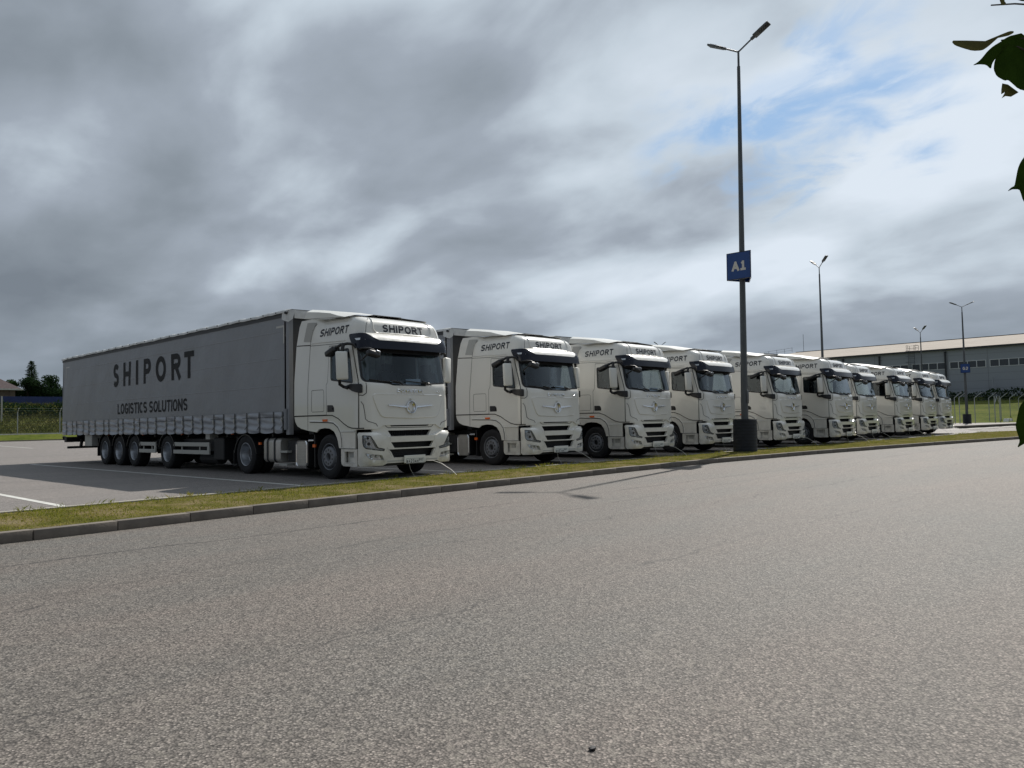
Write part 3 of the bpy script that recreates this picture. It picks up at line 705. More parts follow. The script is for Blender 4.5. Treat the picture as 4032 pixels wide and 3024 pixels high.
    # two leaping swallows, as curved wedges inside the ring
    def blade(rot,w0):
        pts=[];n=12
        for k in range(n+1):
            t=R(100+190*k/n); r0=.120; wd=w0*math.sin(math.pi*(k+.6)/(n+1.2))+.004
            for rr,yy in ((r0,-.012),(r0-wd/2,-.042),(r0-wd,-.012)):
                x,z=rr*math.cos(t),rr*math.sin(t); pts.append((x*math.cos(rot)-z*math.sin(rot),yy,1.577+x*math.sin(rot)+z*math.cos(rot)))
        e.add(pts,[(3*k+q,3*k+q+1,3*k+q+4,3*k+q+3) for k in range(n) for q in (0,1)])
    blade(0,.055); blade(math.pi,.055)
    for sg in (-1,1):
        P=[(.145,1.545),(.145,1.612),(.62,1.634),(.62,1.608)]; 
        e.add([(sg*x,cab(sg*x,z).y-.012-.006,z) for x,z in P]+[(sg*x,cab(sg*x,z).y-.012-.035,1.58+(z-1.58)*.5+ (x-.145)*.03) for x,z in P],[(0,1,2,3),(4,5,6,7),(0,1,5,4),(1,2,6,5),(2,3,7,6),(3,0,4,7)])
    e.build('badge','chrome',bo,smooth=50)
    e=MB(); e.box((0,-.03,1.755),(.055,.05,.035),bev=.006); e.build('front_camera','white',bo)
    e=MB(); text(e,'DONGFENG',-.36,1.90,.37,.072,.018,cab,.012,h=.012,gap=.10); e.build('nameplate','chrome',c)
    e=MB(); text(e,'GX',.80,1.90,.90,.045,.012,cab,.01,h=.008); e.build('nameplate','chrome',c)
    # ---- visor and its white lip
    v=MB(); VO=[(-.84,3.02),(-.97,3.075),(-1.13,3.17),(-1.56,3.18),(-1.59,3.14),(-1.56,3.01),(-1.43,2.86),(-1.3,2.845)]; VO=roundpoly(VO+mir(VO)[::-1],.02)
    skin(v,lambda s,z,o:visor(s,z,o+.03),VO,(),.12,.03,SXC,[2.9,2.95,3.0,3.05,3.1,3.15]); vo=v.build('sun_visor','visor',T,smooth=38)
    for sg in (-1,1):
        v=MB(); skin(v,lambda s,z,o:visor(s,z,o+.036),[(sg*1.385,3.065),(sg*1.25,3.06),(sg*1.275,3.02),(sg*1.36,3.02)],(),.1,.01); v.build('marker_lamp','lamp',vo)
    v=MB(); LP=[(-.84,3.02),(.84,3.02),(.99,3.075),(1.13,3.165),(.80,3.17),(-.80,3.17),(-1.13,3.165),(-.99,3.075)]
    skin(v,lambda s,z,o:lip(s,z,o+.034),LP,(),.09,.03,SXC,[3.05,3.08,3.11,3.14]); v.build('roof_lip','paint',T,smooth=60)
    # ---- roof spoiler
    d=MB()
    prof=[(.84,3.60),(1.11,3.66),(1.41,3.745),(1.9,3.82),(2.40,3.88),(2.46,3.73),(1.25,3.63)]
    for sg in (-1,1): d.prism(prof,sg*1.16,sg*1.06,'x')
    top=[(.62,3.66),(1.0,3.72),(1.41,3.80),(1.9,3.90),(2.40,3.97)]
    n=len(top); sd_=[(.84,3.60),(1.11,3.66),(1.41,3.745),(1.9,3.82),(2.40,3.88)]
    rows=[]
    for k in range(n):
        rows.append([(-1.16,sd_[k][0],sd_[k][1]),(-1.0,top[k][0],top[k][1]-.02),(0,top[k][0]-.05,top[k][1]),(1.0,top[k][0],top[k][1]-.02),(1.16,sd_[k][0],sd_[k][1])])
    d.add([p for r in rows for p in r],[(k*5+q,k*5+q+1,k*5+q+6,k*5+q+5) for k in range(n-1) for q in range(4)])
    d.build('roof_spoiler','white',T,smooth=50)
    d=MB(); d.box((.0,1.05,3.70),(.8,.5,.02),bev=.008); d.build('roof_hatch','black',T)
    # ---- grille panel and bumper
    b=MB(); skin(b,grille,[(-1.0,.90),(1.0,.90),(1.0,1.14),(.9,1.16),(.80,1.25),(-.80,1.25),(-.9,1.16),(-1.0,1.14)],[S1,S2],.12,.06,SXC,[1.0,1.11]); 
    gr=b.build('grille','paint',T,smooth=38)
    b=MB(); b.box((0,.17,1.05),(1.5,.03,.34)); 
    for k in range(24): b.box((-.60+k*.052,.13,1.0),(.008,.03,.16))
    b.build('grille_mesh','frame',gr)
    b=MB(); ribbon(b,grille,[(-.68,1.19),(-.66,1.15),(-.6,1.125),(.6,1.125),(.66,1.15),(.68,1.19)],.012,.003); b.build('panel_gap','seam',gr)
    OL=[(-1.385,1.0),(-1.32,1.035),(-.92,1.03),(-.78,.97),(-.69,.935),(.69,.935),(.78,.97),(.92,1.03),(1.32,1.035),(1.385,1.0),(1.39,.36),(1.33,.31),(.80,.315),(.70,.36),(-.70,.36),(-.80,.315),(-1.33,.31),(-1.39,.36)]
    HLs=[roundpoly(P,.02) for P in two(HL)]; FGs=[roundpoly(P,.02) for P in two(FG)]
    b=MB(); skin(b,bump,OL,HLs+FGs+[S3,S4],.11,.06,SXC,[.36,.45,.55,.75,.85,.95,.99])
    # top shelf of the bumper
    sh=[]; ks=[-1.385+2.77*k/40 for k in range(41)]
    zt=lambda s:lerp(abs(s),[(.69,.935),(.78,.97),(.92,1.03),(1.32,1.035),(1.385,1.0)])
    for s in ks: sh.append(bump(s,zt(s)))
    for s in ks: x,y=base(s); sh.append(Vector((x*.93,y+.05,zt(s)+.012)))
    b.add(sh,[(i,i+1,42+i-0,41+i) for i in range(40)])
    bu=b.build('bumper','paint',T,smooth=38)
    b=MB(); 
    for sg in (-1,1): ribbon(b,bump,[(sg*.70,.70),(sg*.58,.50)],.010,.002); ribbon(b,bump,[(sg*.62,.93),(sg*.62,.83)],.006,.002)
    ribbon(b,bump,[(-.70,.40),(.70,.40)],.03,.002); b.build('panel_gap','mesh',bu)
    b=MB(); b.box((0,.12,.66),(1.6,.03,.50)); 
    for k in range(8): b.box((0,.07,.48+k*.045),(1.3,.02,.008))
    b.build('intake_mesh','frame',bu)
    for i,(P,Q) in enumerate(zip(HLs,FGs)):
        sg=-1 if i==0 else 1
        h=MB(); skin(h,lambda s,z,o:bump(s,z,o-.05),P,(),.1,.01); 
        for cx,cz,r in ((1.16,.91,.042),(1.14,.79,.052)):
            p=bump(sg*cx,cz,-.05); q=bump(sg*cx,cz,-.01)
            h.tube([p,q],[r,r*.95],14); 
        hl=h.build('headlight','lamp',T,smooth=40)
        h=MB()
        for cx,cz,r in ((1.16,.91,.028),(1.14,.79,.036)): h.tube([bump(sg*cx,cz,-.012),bump(sg*cx,cz,-.006)],r,12)
        ribbon(h,bump,[(x*1,z) for x,z in P],.014,.001,closed=True); h.build('projector_lamp','black',hl)
        h=MB(); ribbon(h,lambda s,z,o:bump(s,z,o-.02),[(sg*1.235,.93),(sg*1.225,.76),(sg*1.18,.71),(sg*.79,.648)],.022,.0,h=.01); h.build('daytime_strip','white',hl)
        h=MB(); skin(h,lambda s,z,o:bump(s,z,o-.004),P,(),.1,0); h.build('lamp_cover','lens',hl)
        h=MB(); skin(h,lambda s,z,o:bump(s,z,o-.05),Q,(),.1,.01); fg=h.build('fog_lamp','lamp',T)
        h=MB()
        for cx in (1.06,.93): h.tube([bump(sg*cx,.52,-.045),bump(sg*cx,.52,-.015)],.03,12)
        ribbon(h,bump,Q,.012,.001,closed=True); h.build('fog_reflector','mesh',fg)
    # ---- entry steps below the door
    for sg in (-1,1):
        st=MB(); O=[(.31,.305),(.83,.305),(.89,.34),(.91,.40),(.91,.68),(.31,.68)]
        rec=[(.43,.36),(.78,.36),(.78,.635),(.43,.635)]
        f=lambda y,z,o:Vector((sg*(1.235+o),y,z)); skin(st,f,roundpoly(O,.02),[rec],.3,.05)
        st.box((sg*1.13,.60,.5),(.02,.42,.3)); st.box((sg*1.17,.60,.375),(.13,.38,.02)); st.box((sg*1.17,.60,.63),(.13,.38,.01))
        so_=st.build('entry_step','paint',T)
        st=MB(); st.box((sg*1.145,.62,.55),(.012,.16,.11)); st.build('step_plate','mesh',so_)
    # ---- mirrors
    for sg in (-1,1):
        a=MB(); a.box((sg*1.50,.46,2.48),(.255,.10,.61),Matrix.Rotation(R(16*sg),3,'Z')@Matrix.Rotation(R(2*sg),3,'Y'),bev=.032); mi=a.build('wing_mirror','white',T,smooth=50)
        a=MB(); a.box((sg*1.48,.52,2.48),(.225,.03,.57),Matrix.Rotation(R(16*sg),3,'Z'),bev=.01); a.tube([(sg*1.24,.3,2.86),(sg*1.30,.33,2.94),(sg*1.38,.42,2.955),(sg*1.46,.56,2.93),(sg*1.50,.66,2.88)],.032,8)
        a.tube([(sg*1.44,.48,2.95),(sg*1.48,.48,2.80)],.04,8)
        a.tube([cab(sg*1.6,2.0,.06),cab(sg*1.70,2.03,.10),(sg*1.46,.60,2.08),(sg*1.50,.56,2.18)],.035,8)
        skin(a,lambda s,z,o:cab(s,z,o+.05),roundpoly([(sg*1.70,2.05),(sg*1.5,2.09),(sg*1.22,2.06),(sg*1.22,1.89),(sg*1.27,1.88),(sg*1.46,1.93),(sg*1.6,1.99)],.02),(),.1,.05)
        a.build('mirror_arm','black',mi,smooth=50)
    a=MB(); a.box((-1.50,.82,2.80),(.2,.34,.12),Matrix.Rotation(R(-20),3,'X'),bev=.03); a.tube([(-1.44,.5,2.95),(-1.50,.74,2.88)],.03,8); a.build('kerb_mirror','black',T,smooth=50)
    a=MB(); a.tube([(-1.22,.24,2.83),(-1.24,.05,2.84),(-1.18,-.10,2.82),(-1.10,-.16,2.77)],.022,8); a.tube([(-1.21,.16,2.58),(-1.22,-.0,2.66),(-1.18,-.12,2.74)],.016,6)
    a.box((-1.14,-.17,2.70),(.30,.15,.12),Matrix.Rotation(R(-12),3,'X')@Matrix.Rotation(R(12),3,'Y'),bev=.03); fm=a.build('front_mirror','black',T,smooth=50)
    a=MB(); a.box((-1.05,-.20,2.75),(.11,.10,.045),Matrix.Rotation(R(18),3,'Y'),bev=.014); a.build('mirror_glint_cap','steel',fm,smooth=50)  # steel cap added in place of the sun glint on the mirror tip
    # ---- cab interior
    i_=MB(); i_.box((0,.48,1.86),(2.2,.5,.32),bev=.05); i_.box((.55,.62,2.0),(.6,.3,.12),bev=.04); i_.build('dashboard','cloth',T,smooth=40)
    i_=MB(); 
    P=[];n=28
    c0=Vector((.62,.86,2.20)); ax=Vector((0,-.80,.6)).normalized(); u=Vector((1,0,0)); v_=ax.cross(u)
    i_.tube([c0+(u*math.cos(2*math.pi*k/n)+v_*math.sin(2*math.pi*k/n))*.23 for k in range(n+1)],.018,6,caps=False); i_.tube([c0,c0-Vector((0,-.80,.6))*-.0+Vector((0,-.22,-.25))],.05,8); i_.tube([c0-u*.22,c0+u*.22],.02,6)
    i_.build('steering_wheel','black',T,smooth=50)
    for x in (-.62,.62):
        i_=MB(); i_.box((x,1.32,1.72),(.55,.5,.16),bev=.05); i_.box((x,1.58,2.12),(.52,.16,.72),Matrix.Rotation(R(-9),3,'X'),bev=.06); i_.box((x,1.66,2.58),(.28,.12,.2),bev=.04); i_.build('seat','cloth',T,smooth=40)
    i_=MB(); n=60; rows=[]
    for zz in (1.95,3.0): rows.append([(-1.0+2.0*k/n,1.98+.035*math.sin(k*1.25)+.02*math.sin(k*.5),zz) for k in range(n+1)])
    i_.add(rows[0]+rows[1],[(k,k+1,n+2+k,n+1+k) for k in range(n)]); i_.build('sleeper_curtain','drape',T,smooth=60)
    # ---- tractor running gear
    ch=MB()
    for sg in (-1,1): ch.box((sg*.42,3.6,.85),(.08,6.2,.26)); 
    ch.box((0,1.3,.78),(1.2,1.9,.45),bev=.05); ch.box((0,3.0,.70),(.6,1.5,.35)); ch.box((0,1.395,.5),(1.8,.12,.14)); ch.box((0,5.22,.5),(1.7,.16,.18),bev=.03); ch.box((0,5.22,.5),(.5,.5,.45),bev=.08)
    ch.box((0,1.4,1.17),(2.3,1.9,.06)); ch.box((0,.15,.36),(1.9,.25,.12)); ch.box((0,5.2,1.04),(1.0,1.1,.08),bev=.02); ch.box((0,2.55,1.25),(1.9,.2,.5))
    ch.box((0,3.3,.62),(1.9,.9,.3)); ch.box((0,.3,.75),(2.0,.2,.6)); ch.build('chassis','frame',T)
    for sg in (-1,1):
        wheel(T,sg*1.08,1.395,sg,.31,'front')
        wheel(T,sg*1.10,5.22,sg,.28,'deep'); 
        ty=MB(); 
        ty.lathe([(a*sg,r) for a,r in ((-.12,.29),(-.14,.4),(-.11,.49),(.11,.49),(.14,.4),(.12,.29))],(sg*.77,5.22,.5),'x',28); ty.build('inner_tyre','rubber',T,smooth=35)
        # front wheel housing
        wb=MB(); n=14
        P=[(1.395+.60*math.cos(R(180*k/n)),.50+.62*math.sin(R(180*k/n))) for k in range(n+1)]
        wb.add([(sg*1.2,y,z) for y,z in P]+[(sg*.6,y,z) for y,z in P],[(k,k+1,n+2+k,n+1+k) for k in range(n)])
        wb.box((sg*.9,2.02,.62),(.6,.03,.75)); wb.build('wheel_housing','black',T,smooth=40)
        # rear mudguards of the tractor
        wb=MB(); P=[(5.24+.60*math.cos(R(10+160*k/n)),.42+.60*math.sin(R(10+160*k/n))) for k in range(n+1)]
        Q=[(5.24+.575*math.cos(R(10+160*k/n)),.42+.575*math.sin(R(10+160*k/n))) for k in range(n+1)]
        wb.prism(P+Q[::-1],sg*1.24,sg*.62,'x'); wb.box((sg*.93,5.86,.42),(.6,.02,.35)); wb.build('mudguard','black',T)
        wb=MB(); wb.box((sg*1.2,4.52,.78),(.05,.08,.06)); wb.build('side_marker','orange',T)
        wb=MB(); wb.box((sg*1.2,2.03,.74),(.04,.10,.07)); wb.build('side_marker','orange',T)
    for sg in (-1,1):
        fk=MB(); fk.lathe([(3.50,0),(3.50,.20),(3.52,.26),(3.56,.30),(4.24,.30),(4.28,.26),(4.30,.2),(4.30,0)],(0,0,0),'y',4)
        fk=MB(); P=rrect(-.31,-.30,.31,.30,.11,5); fk.add([(sg*.93+u,3.50,.62+v) for u,v in [(a*.93,b*.93) for a,b in P]]+[(sg*.93+u,3.53,.62+v) for u,v in P]+[(sg*.93+u,4.26,.62+v) for u,v in P]+[(sg*.93+u*.93,4.29,.62+v*.93) for u,v in P],
            [tuple(range(24)),tuple(range(72,96))]+[(r*24+k,r*24+(k+1)%24,(r+1)*24+(k+1)%24,(r+1)*24+k) for r in range(3) for k in range(24)])
        tk=fk.build('fuel_tank','alu',T,smooth=40)
        for y in (3.74,4.08):
            fk=MB(); Q=[(a*1.03,b*1.03) for a,b in P]; fk.add([(sg*.93+u,y-.04,.62+v) for u,v in Q]+[(sg*.93+u,y+.04,.62+v) for u,v in Q],[(k,(k+1)%24,24+(k+1)%24,24+k) for k in range(24)]); fk.build('tank_strap','frame',tk)
    ex=MB(); ex.box((-.95,2.56,.56),(.50,.44,.60),bev=.05); xo=ex.build('silencer_box','black',T,smooth=40)
    ex=MB(); f=lambda y,z,o:Vector((-1.205-o,y,z)); skin(ex,f,rrect(2.32,.25,2.80,.865,.09,4),(),.5,.02); 
    for k in range(9): ex.box((-1.212,2.56,.31+k*.062),(.012,.38,.012))
    ex.build('heat_shield','alu',xo)
    ex=MB(); ribbon(ex,lambda y,z,o:Vector((-1.21-o,y,z)),rrect(2.335,.265,2.785,.85,.08,4),.022,.0,closed=True,h=.02); ex.box((-1.12,2.2,.86),(.16,.22,.05),bev=.02); ex.build('chrome_trim','chrome',xo)
    ex=MB()
    for z in (.59,.28): ex.box((-1.12,3.36,z),(.22,.36,.05))
    ex.build('catwalk_step','rail',T)
    ex=MB(); ex.box((-.85,3.1,.6),(.5,.5,.5)); ex.box((.9,2.7,.6),(.5,.8,.55),bev=.03); ex.build('battery_box','frame',T)
    ex=MB()
    for k,c_ in enumerate((-.2,0,.2)): ex.tube([(c_,2.42,1.9),(c_+.05,2.6,1.45),(c_,2.95,1.6),(c_,3.0,1.9)],.02,6)
    ex.build('air_hose','black',T,smooth=50)
    # ---- plate and cable
    pb=MB(); pb.box((.0,-.115,.425),(.60,.03,.17),bev=.01); pb.build('plate_holder','white',T)
    cb=MB(); cb.tube([(.28,-.10,.37),(.42,-.24,.37),(.55,-.38,.30),(.68,-.55,.16),(.76,-.68,.02)],.0055,6); cb.tube([(-.12,-.06,.33),(-.10,-.08,.2),(-.02,-.14,.02)],.0035,5); cb.build('tie_cable','rope',T,smooth=60)
    # ================= trailer
    YF,YR,X=3.0,19.72,1.275
    tr=MB(); tr.box((0,(YF+YR)/2,1.10),(2.44,YR-YF-.1,.12)); 
    for sg in (-1,1): tr.box((sg*.5,(YF+YR)/2+1,.93),(.12,YR-YF-3,.24)); 
    for y in [4+i*1.2 for i in range(13)]: tr.box((0,y,1.0),(2.3,.08,.10))
    for y in (10.09,12.67,13.98,15.28): tr.box((0,y,.5),(2.0,.13,.13)); tr.box((0,y+.3,.66),(1.3,.7,.14)); 
    tr.box((0,8.6,.72),(1.9,2.4,.35)); tr.box((0,11.4,.72),(1.6,1.0,.3)); tr.box((-.9,6.9,.62),(.5,.6,.6),bev=.03); tr.tube([(-.7,7.6,.32),(-.7,8.7,.32)],.16,12); tr.tube([(-.2,9.2,.30),(-.2,9.5,.30)],.22,12)
    tr.build('trailer_chassis','frame',T)
    def wave(y,z): 
        e=math.sin(max(0,min(1,(z-1.5)/2.36))*math.pi)
        k=(y-3.2)*5.4
        return .007*math.sin(k*.9+z*2)*e+.013*math.sin(k*.23+z)*e
    sgf=lambda sg:(lambda u,z,o=0:Vector((sg*(X+o),sg*u,z)))
    wgf=lambda sg:(lambda u,z,o=0:Vector((sg*(X+o+wave(sg*u,z)),sg*u,z)))
    for sg in (-1,1):
        f=sgf(sg); U=lambda y:sg*y
        fw_=wgf(sg); ct=MB(); n=180; zs=[1.50+2.36*q/20 for q in range(21)]
        rows=[]
        for z in zs:
            rows.append([fw_(U(YF+.2+(YR-YF-.24)*k/n),z,0) for k in range(n+1)])
        ct.add([p for r in rows for p in r],[(a*(n+1)+k,a*(n+1)+k+1,(a+1)*(n+1)+k+1,(a+1)*(n+1)+k) for a in range(len(zs)-1) for k in range(n)])
        cto=ct.build('curtain','curtain',T,smooth=60)
        # welded seams
        ct=MB()
        for z in (2.19,2.85,3.50): ribbon(ct,fw_,[(U(YF+.25),z),(U(YR-.06),z)],.03,.003,step=.15,h=.004)
        ct.build('weld_seam','curtain',cto,smooth=60)
        # gathered skirt between the straps
        ys=[3.23,3.65,4.35,4.99,5.63,6.26,6.82,7.53,8.14,8.77,9.33,9.93,10.69,11.34,11.99,12.43,13.38,13.81,14.66,15.13,15.99,16.62,17.21,17.93,18.38,19.07,19.62]
        sk=MB(); nz=16; cols=[]; 
        for a,b in zip(ys,ys[1:]):
            ph=rnd.uniform(0,6.28); am=rnd.uniform(.6,1.2)
            for k in range(8):
                fr=k/8; y=a+(b-a)*fr; bl=math.sin(math.pi*fr)**.6
                cols.append((y,bl,ph,am,fr))
        cols.append((ys[-1],0,0,1,0))
        vs=[]
        for (y,bl,ph,am,fr) in cols:
            for q in range(nz+1):
                v=q/nz; z=1.545-v*(.47+.045*bl)
                o=.022+.035*bl*am*(.5+.5*math.sin(v*7.5+ph*.3))+ .012*math.sin(v*19+ph+fr*2.5)*(.3+bl)
                vs.append(f(U(y),z,o))
        n=len(cols); sk.add(vs,[(i*(nz+1)+q,(i+1)*(nz+1)+q,(i+1)*(nz+1)+q+1,i*(nz+1)+q+1) for i in range(n-1) for q in range(nz)])
        sk.build('curtain_skirt','skirt',cto,smooth=70)
        bt=MB(); bk=MB()
        for y in ys[:-1]:
            ribbon(bt,f,[(U(y),1.56),(U(y+.02),1.40),(U(y-.015),1.25),(U(y),1.06)],.055,.045); 
            p=f(U(y+.03),1.36,.055); bk.box(p,(.02,.045,.11),bev=.0)
            ribbon(bt,f,[(U(y-.02),1.22),(U(y+.10),1.13)],.022,.05)
        ribbon(bt,f,[(U(YF+.2),1.425),(U(YR-.1),1.425)],.012,.046,step=.5)
        bt.build('strap','band',cto); bk.build('strap_buckle','rail',cto)
        lt=MB()
        def at_y(y0,y1): 
            a,b=(U(y0),U(y1)); return (min(a,b),max(a,b))
        o_=.009
        if sg<0:
            for chh,a,b in (('S',14.39,13.88),('H',13.47,12.82),('I',12.36,12.16),('P',11.74,11.18),('O',10.83,10.08),('R',9.70,9.06),('T',8.78,8.15)):
                u0,u1=at_y(a,b); glyph(lt,chh,u0,2.64,u1-u0,.785,.165,fw_,o_)
            lt.build('curtain_lettering','letter2',cto); lt=MB(); text(lt,'LOGISTICS',-13.95,1.715,-11.50,.355,.064,fw_,o_,gap=.15); text(lt,'SOLUTIONS',-11.32,1.715,-8.57,.355,.064,fw_,o_,gap=.15)
        else:
            x=8.15
            for chh,w_,g_ in (('S',.51,.41),('H',.65,.46),('I',.2,.42),('P',.56,.35),('O',.75,.38),('R',.64,.28),('T',.63,0)):
                glyph(lt,chh,x,2.64,w_,.785,.165,fw_,o_); x+=w_+g_
            lt.build('curtain_lettering','letter2',cto); lt=MB(); text(lt,'LOGISTICS',8.6,1.715,11.05,.355,.064,fw_,o_,gap=.15); text(lt,'SOLUTIONS',11.23,1.715,13.98,.355,.064,fw_,o_,gap=.15)
        lt.build('curtain_lettering','letter2',cto)
        rf=MB(); 
        ribbon(rf,fw_,[(U(3.58),3.62),(U(3.22),3.62),(U(3.22),3.20)],.05,.006); ribbon(rf,fw_,[(U(18.9),3.62),(U(19.3),3.62),(U(19.3),3.22)],.05,.006); rf.build('reflective_marking','reflect',cto)
        # rail, corner posts, side guards
        rl=MB(); rl.box((sg*1.262,(YF+YR)/2+.1,3.89),(.06,YR-YF-.22,.10)); rl.build('curtain_rail','band',T)
        pt=MB(); pt.box((sg*1.215,YF+.07,2.45),(.11,.14,2.9)); pt.tube([(sg*1.29,YF+.13,1.12),(sg*1.29,YF+.13,1.62)],.045,8); pt.box((sg*1.24,YR-.03,2.5),(.06,.05,2.8)); pt.build('corner_post','curtain',T,smooth=40)
        gd=MB()
        for a,b in ((10.93,12.23),(7.29,9.63)):
            gd.box((sg*1.22,(a+b)/2,.74),(.03,b-a,.115),bev=.008); gd.box((sg*1.22,(a+b)/2,.52),(.03,b-a,.115),bev=.008); gd.box((sg*1.215,a+.06,.63),(.045,.12,.33),bev=.008)
            for y in ((a+b)/2+(b-a)*.28,(a+b)/2-(b-a)*.22): gd.box((sg*1.19,y,.63),(.03,.04,.3))
        gd.build('side_guard','rail',T)
        bx_=MB(); bx_.box((sg*1.05,16.97,.845),(.35,.72,.43),bev=.02); bx_.build('tool_box','rail',T)
        bx_=MB(); bx_.box((sg*1.08,7.44,.98),(.25,.26,.2),bev=.01); bx_.build('control_box','rail',T)
        for y in (10.09,12.67,13.98,15.28):
            wheel(T,sg*1.045,y,sg,.385,'deep')
            mg=MB(); n=14
            P=[(y+.60*math.cos(R(15+150*k/n)),.50+.585*math.sin(R(15+150*k/n))) for k in range(n+1)]; Q=[(y+.575*math.cos(R(15+150*k/n)),.50+.56*math.sin(R(15+150*k/n))) for k in range(n+1)]
            mg.prism(P+Q[::-1],sg*1.25,sg*.84,'x'); mg.build('mudguard','black',T)
        mf=MB(); mf.box((sg*1.04,15.93,.60),(.42,.02,.62)); mf.build('mud_flap','black',T)
        for y in (6.0,9.1,12.0,15.0): mk=MB(); mk.box((sg*1.2,y,1.03),(.04,.07,.04)); mk.build('side_marker','orange',T)
        lg=MB(); lg.box((sg*.85,6.3,.62),(.12,.12,.8)); lg.box((sg*.85,6.3,.2),(.3,.3,.04)); lg.build('landing_leg','frame',T)
    rr=MB()   # white roof tarpaulin rolled over the rail
    n=70; rows=[]
    for (x,z) in ((-1.325,3.925),(-1.33,3.955),(-1.30,4.0),(-1.2,4.025),(0,4.035),(1.2,4.025),(1.30,4.0),(1.33,3.955),(1.325,3.925)):
        rows.append([(x,YF-.02+(YR-YF+.02)*k/n,z+(.008*math.sin(k*2.1+x)+.006*math.sin(k*.7))*(1 if abs(x)>.5 else .3)) for k in range(n+1)])
    rr.add([p for r in rows for p in r],[(a*(n+1)+k,a*(n+1)+k+1,(a+1)*(n+1)+k+1,(a+1)*(n+1)+k) for a in range(8) for k in range(n)])
    for sg in (-1,1):  # folded corner flap
        rr.add([(sg*1.31,3.24,3.95),(sg*1.335,3.22,3.78),(sg*1.335,3.05,3.72),(sg*1.30,2.96,3.70),(sg*1.2,2.93,3.78),(sg*1.15,2.92,4.0),(sg*1.31,3.02,4.0),(sg*1.32,3.1,3.88)],[(0,1,2,7),(7,2,3,6),(6,3,4,5),(0,7,6)])
    rr.add([(-1.15,2.95,4.0),(1.15,2.95,4.0),(1.15,2.95,3.8),(-1.15,2.95,3.8)],[(0,1,2,3)])
    ro=rr.build('roof_tarpaulin','tarp',T,smooth=60)
    ey=MB()
    for sg in (-1,1):
        for k in range(26): ey.box((sg*1.333,3.5+k*.62,3.965),(.012,.03,.03))
        ey.tube([(sg*1.29,3.03,3.92),(sg*1.36,3.02,3.92)],.035,8)
    ey.build('tarpaulin_eyelet','frame',ro)
    fwl=MB(); fwl.box((0,YF+.04,2.5),(2.30,.04,2.8)); fwl.build('front_wall','band',T)  # near-black colour puts the shade of the cab gap into the wall
    rd=MB(); rd.box((0,YR+.02,2.55),(2.48,.06,2.75)); 
    for x in (-.9,-.3,.3,.9): rd.tube([(x,YR+.07,1.2),(x,YR+.07,3.9)],.02,6)
    rd.build('rear_door','rail',T)
    ub=MB(); ub.box((0,19.35,.56),(2.4,.10,.09),bev=.02); ub.box((0,19.5,.86),(2.45,.25,.20)); 
    for sg in (-1,1): ub.box((sg*.75,19.2,.72),(.08,.12,.34),Matrix.Rotation(R(25),3,'X')); ub.box((sg*1.1,19.72,.9),(.3,.05,.12)); ub.tube([(sg*1.1,19.7,.93),(sg*1.12,20.0,.98),(sg*1.15,20.1,.95)],.02,6)
    ub.build('underrun_bar','frame',T)
    return T

# ------------------------------------------------------------------ place the ten trucks
GROUP='cream articulated lorries parked in a row'
SPOTS=[(0,0),(5.54,.40),(9.69,-.09),(14.0,-.12),(18.8,-.58),(22.58,-1.25),(27.53,-.62),(32.01,-.92),(36.5,-.88),(40.08,-.8)]
NUMS=['B423AH997','B487AH997','X561AT997','X541AT997','B482AH997','B480AH997','B491AH997','B495AH997','B417AH997','B465AH997']
LABELS=['nearest cream lorry at the left end, its whole grey curtain trailer in view',
'second cream lorry from the left, number plate reading B487AH997',
'third cream lorry from the left, its plate starting with X561',
'fourth cream lorry from the left, immediately left of the lamp post',
'fifth cream lorry from the left, half hidden behind the tall lamp post',
'sixth cream lorry from the left, parked furthest forward towards the grass',
'seventh cream lorry from the left, set back with little of its side showing',
'eighth cream lorry from the left, end of the lettering on its roof side visible',
'ninth cream lorry from the left, second from the far end',
'tenth cream lorry, last at the far right end of the row']
proto=make_truck()
CH={}
for o in bpy.data.objects:
    CH.setdefault(o.name,[])
    if o.parent: CH.setdefault(o.parent.name,[]).append(o)
def plate(T,s):
    p=MB(); f=lambda u,z,o=0:Vector((u,-.133-o,z)); skin(p,f,rrect(-.26,.332,.26,.444,.01,2),(),.6,.004); po=p.build('number_plate','plate',T)
    p=MB(); k=.052
    x=-.245
    for i,ch in enumerate(s):
        h=.076 if i in (1,2,3) else .058
        if i>=6: continue
        w=.042; glyph(p,'i1' if ch=='1' else ch,x,.346,w,h,.0115,f,.001,lift=.0002); x+=w+.0155
    x+=.008
    for ch in s[6:]: glyph(p,'i1' if ch=='1' else ch,x,.372,.032,.058,.009,f,.001,lift=.0002); x+=.042
    ribbon(p,f,rrect(-.254,.338,.254,.438,.01,2),.004,.001,closed=True,step=.3); ribbon(p,f,[(.105,.338),(.105,.438)],.004,.001)
    p.build('plate_lettering','letter',po)
TR=[]
for i,(x,y) in enumerate(SPOTS):
    o=proto if i==0 else copy_tree(proto,None,CH)
    TR.append(o)
for i,((x,y),o) in enumerate(zip(SPOTS,TR)):
    o.location=(x,y,0); o.rotation_euler=(0,0,R([0,.25,-.3,.2,-.15,.3,-.25,.15,-.2,.1][i])); tag(o,LABELS[i],'truck',GROUP); plate(o,NUMS[i])

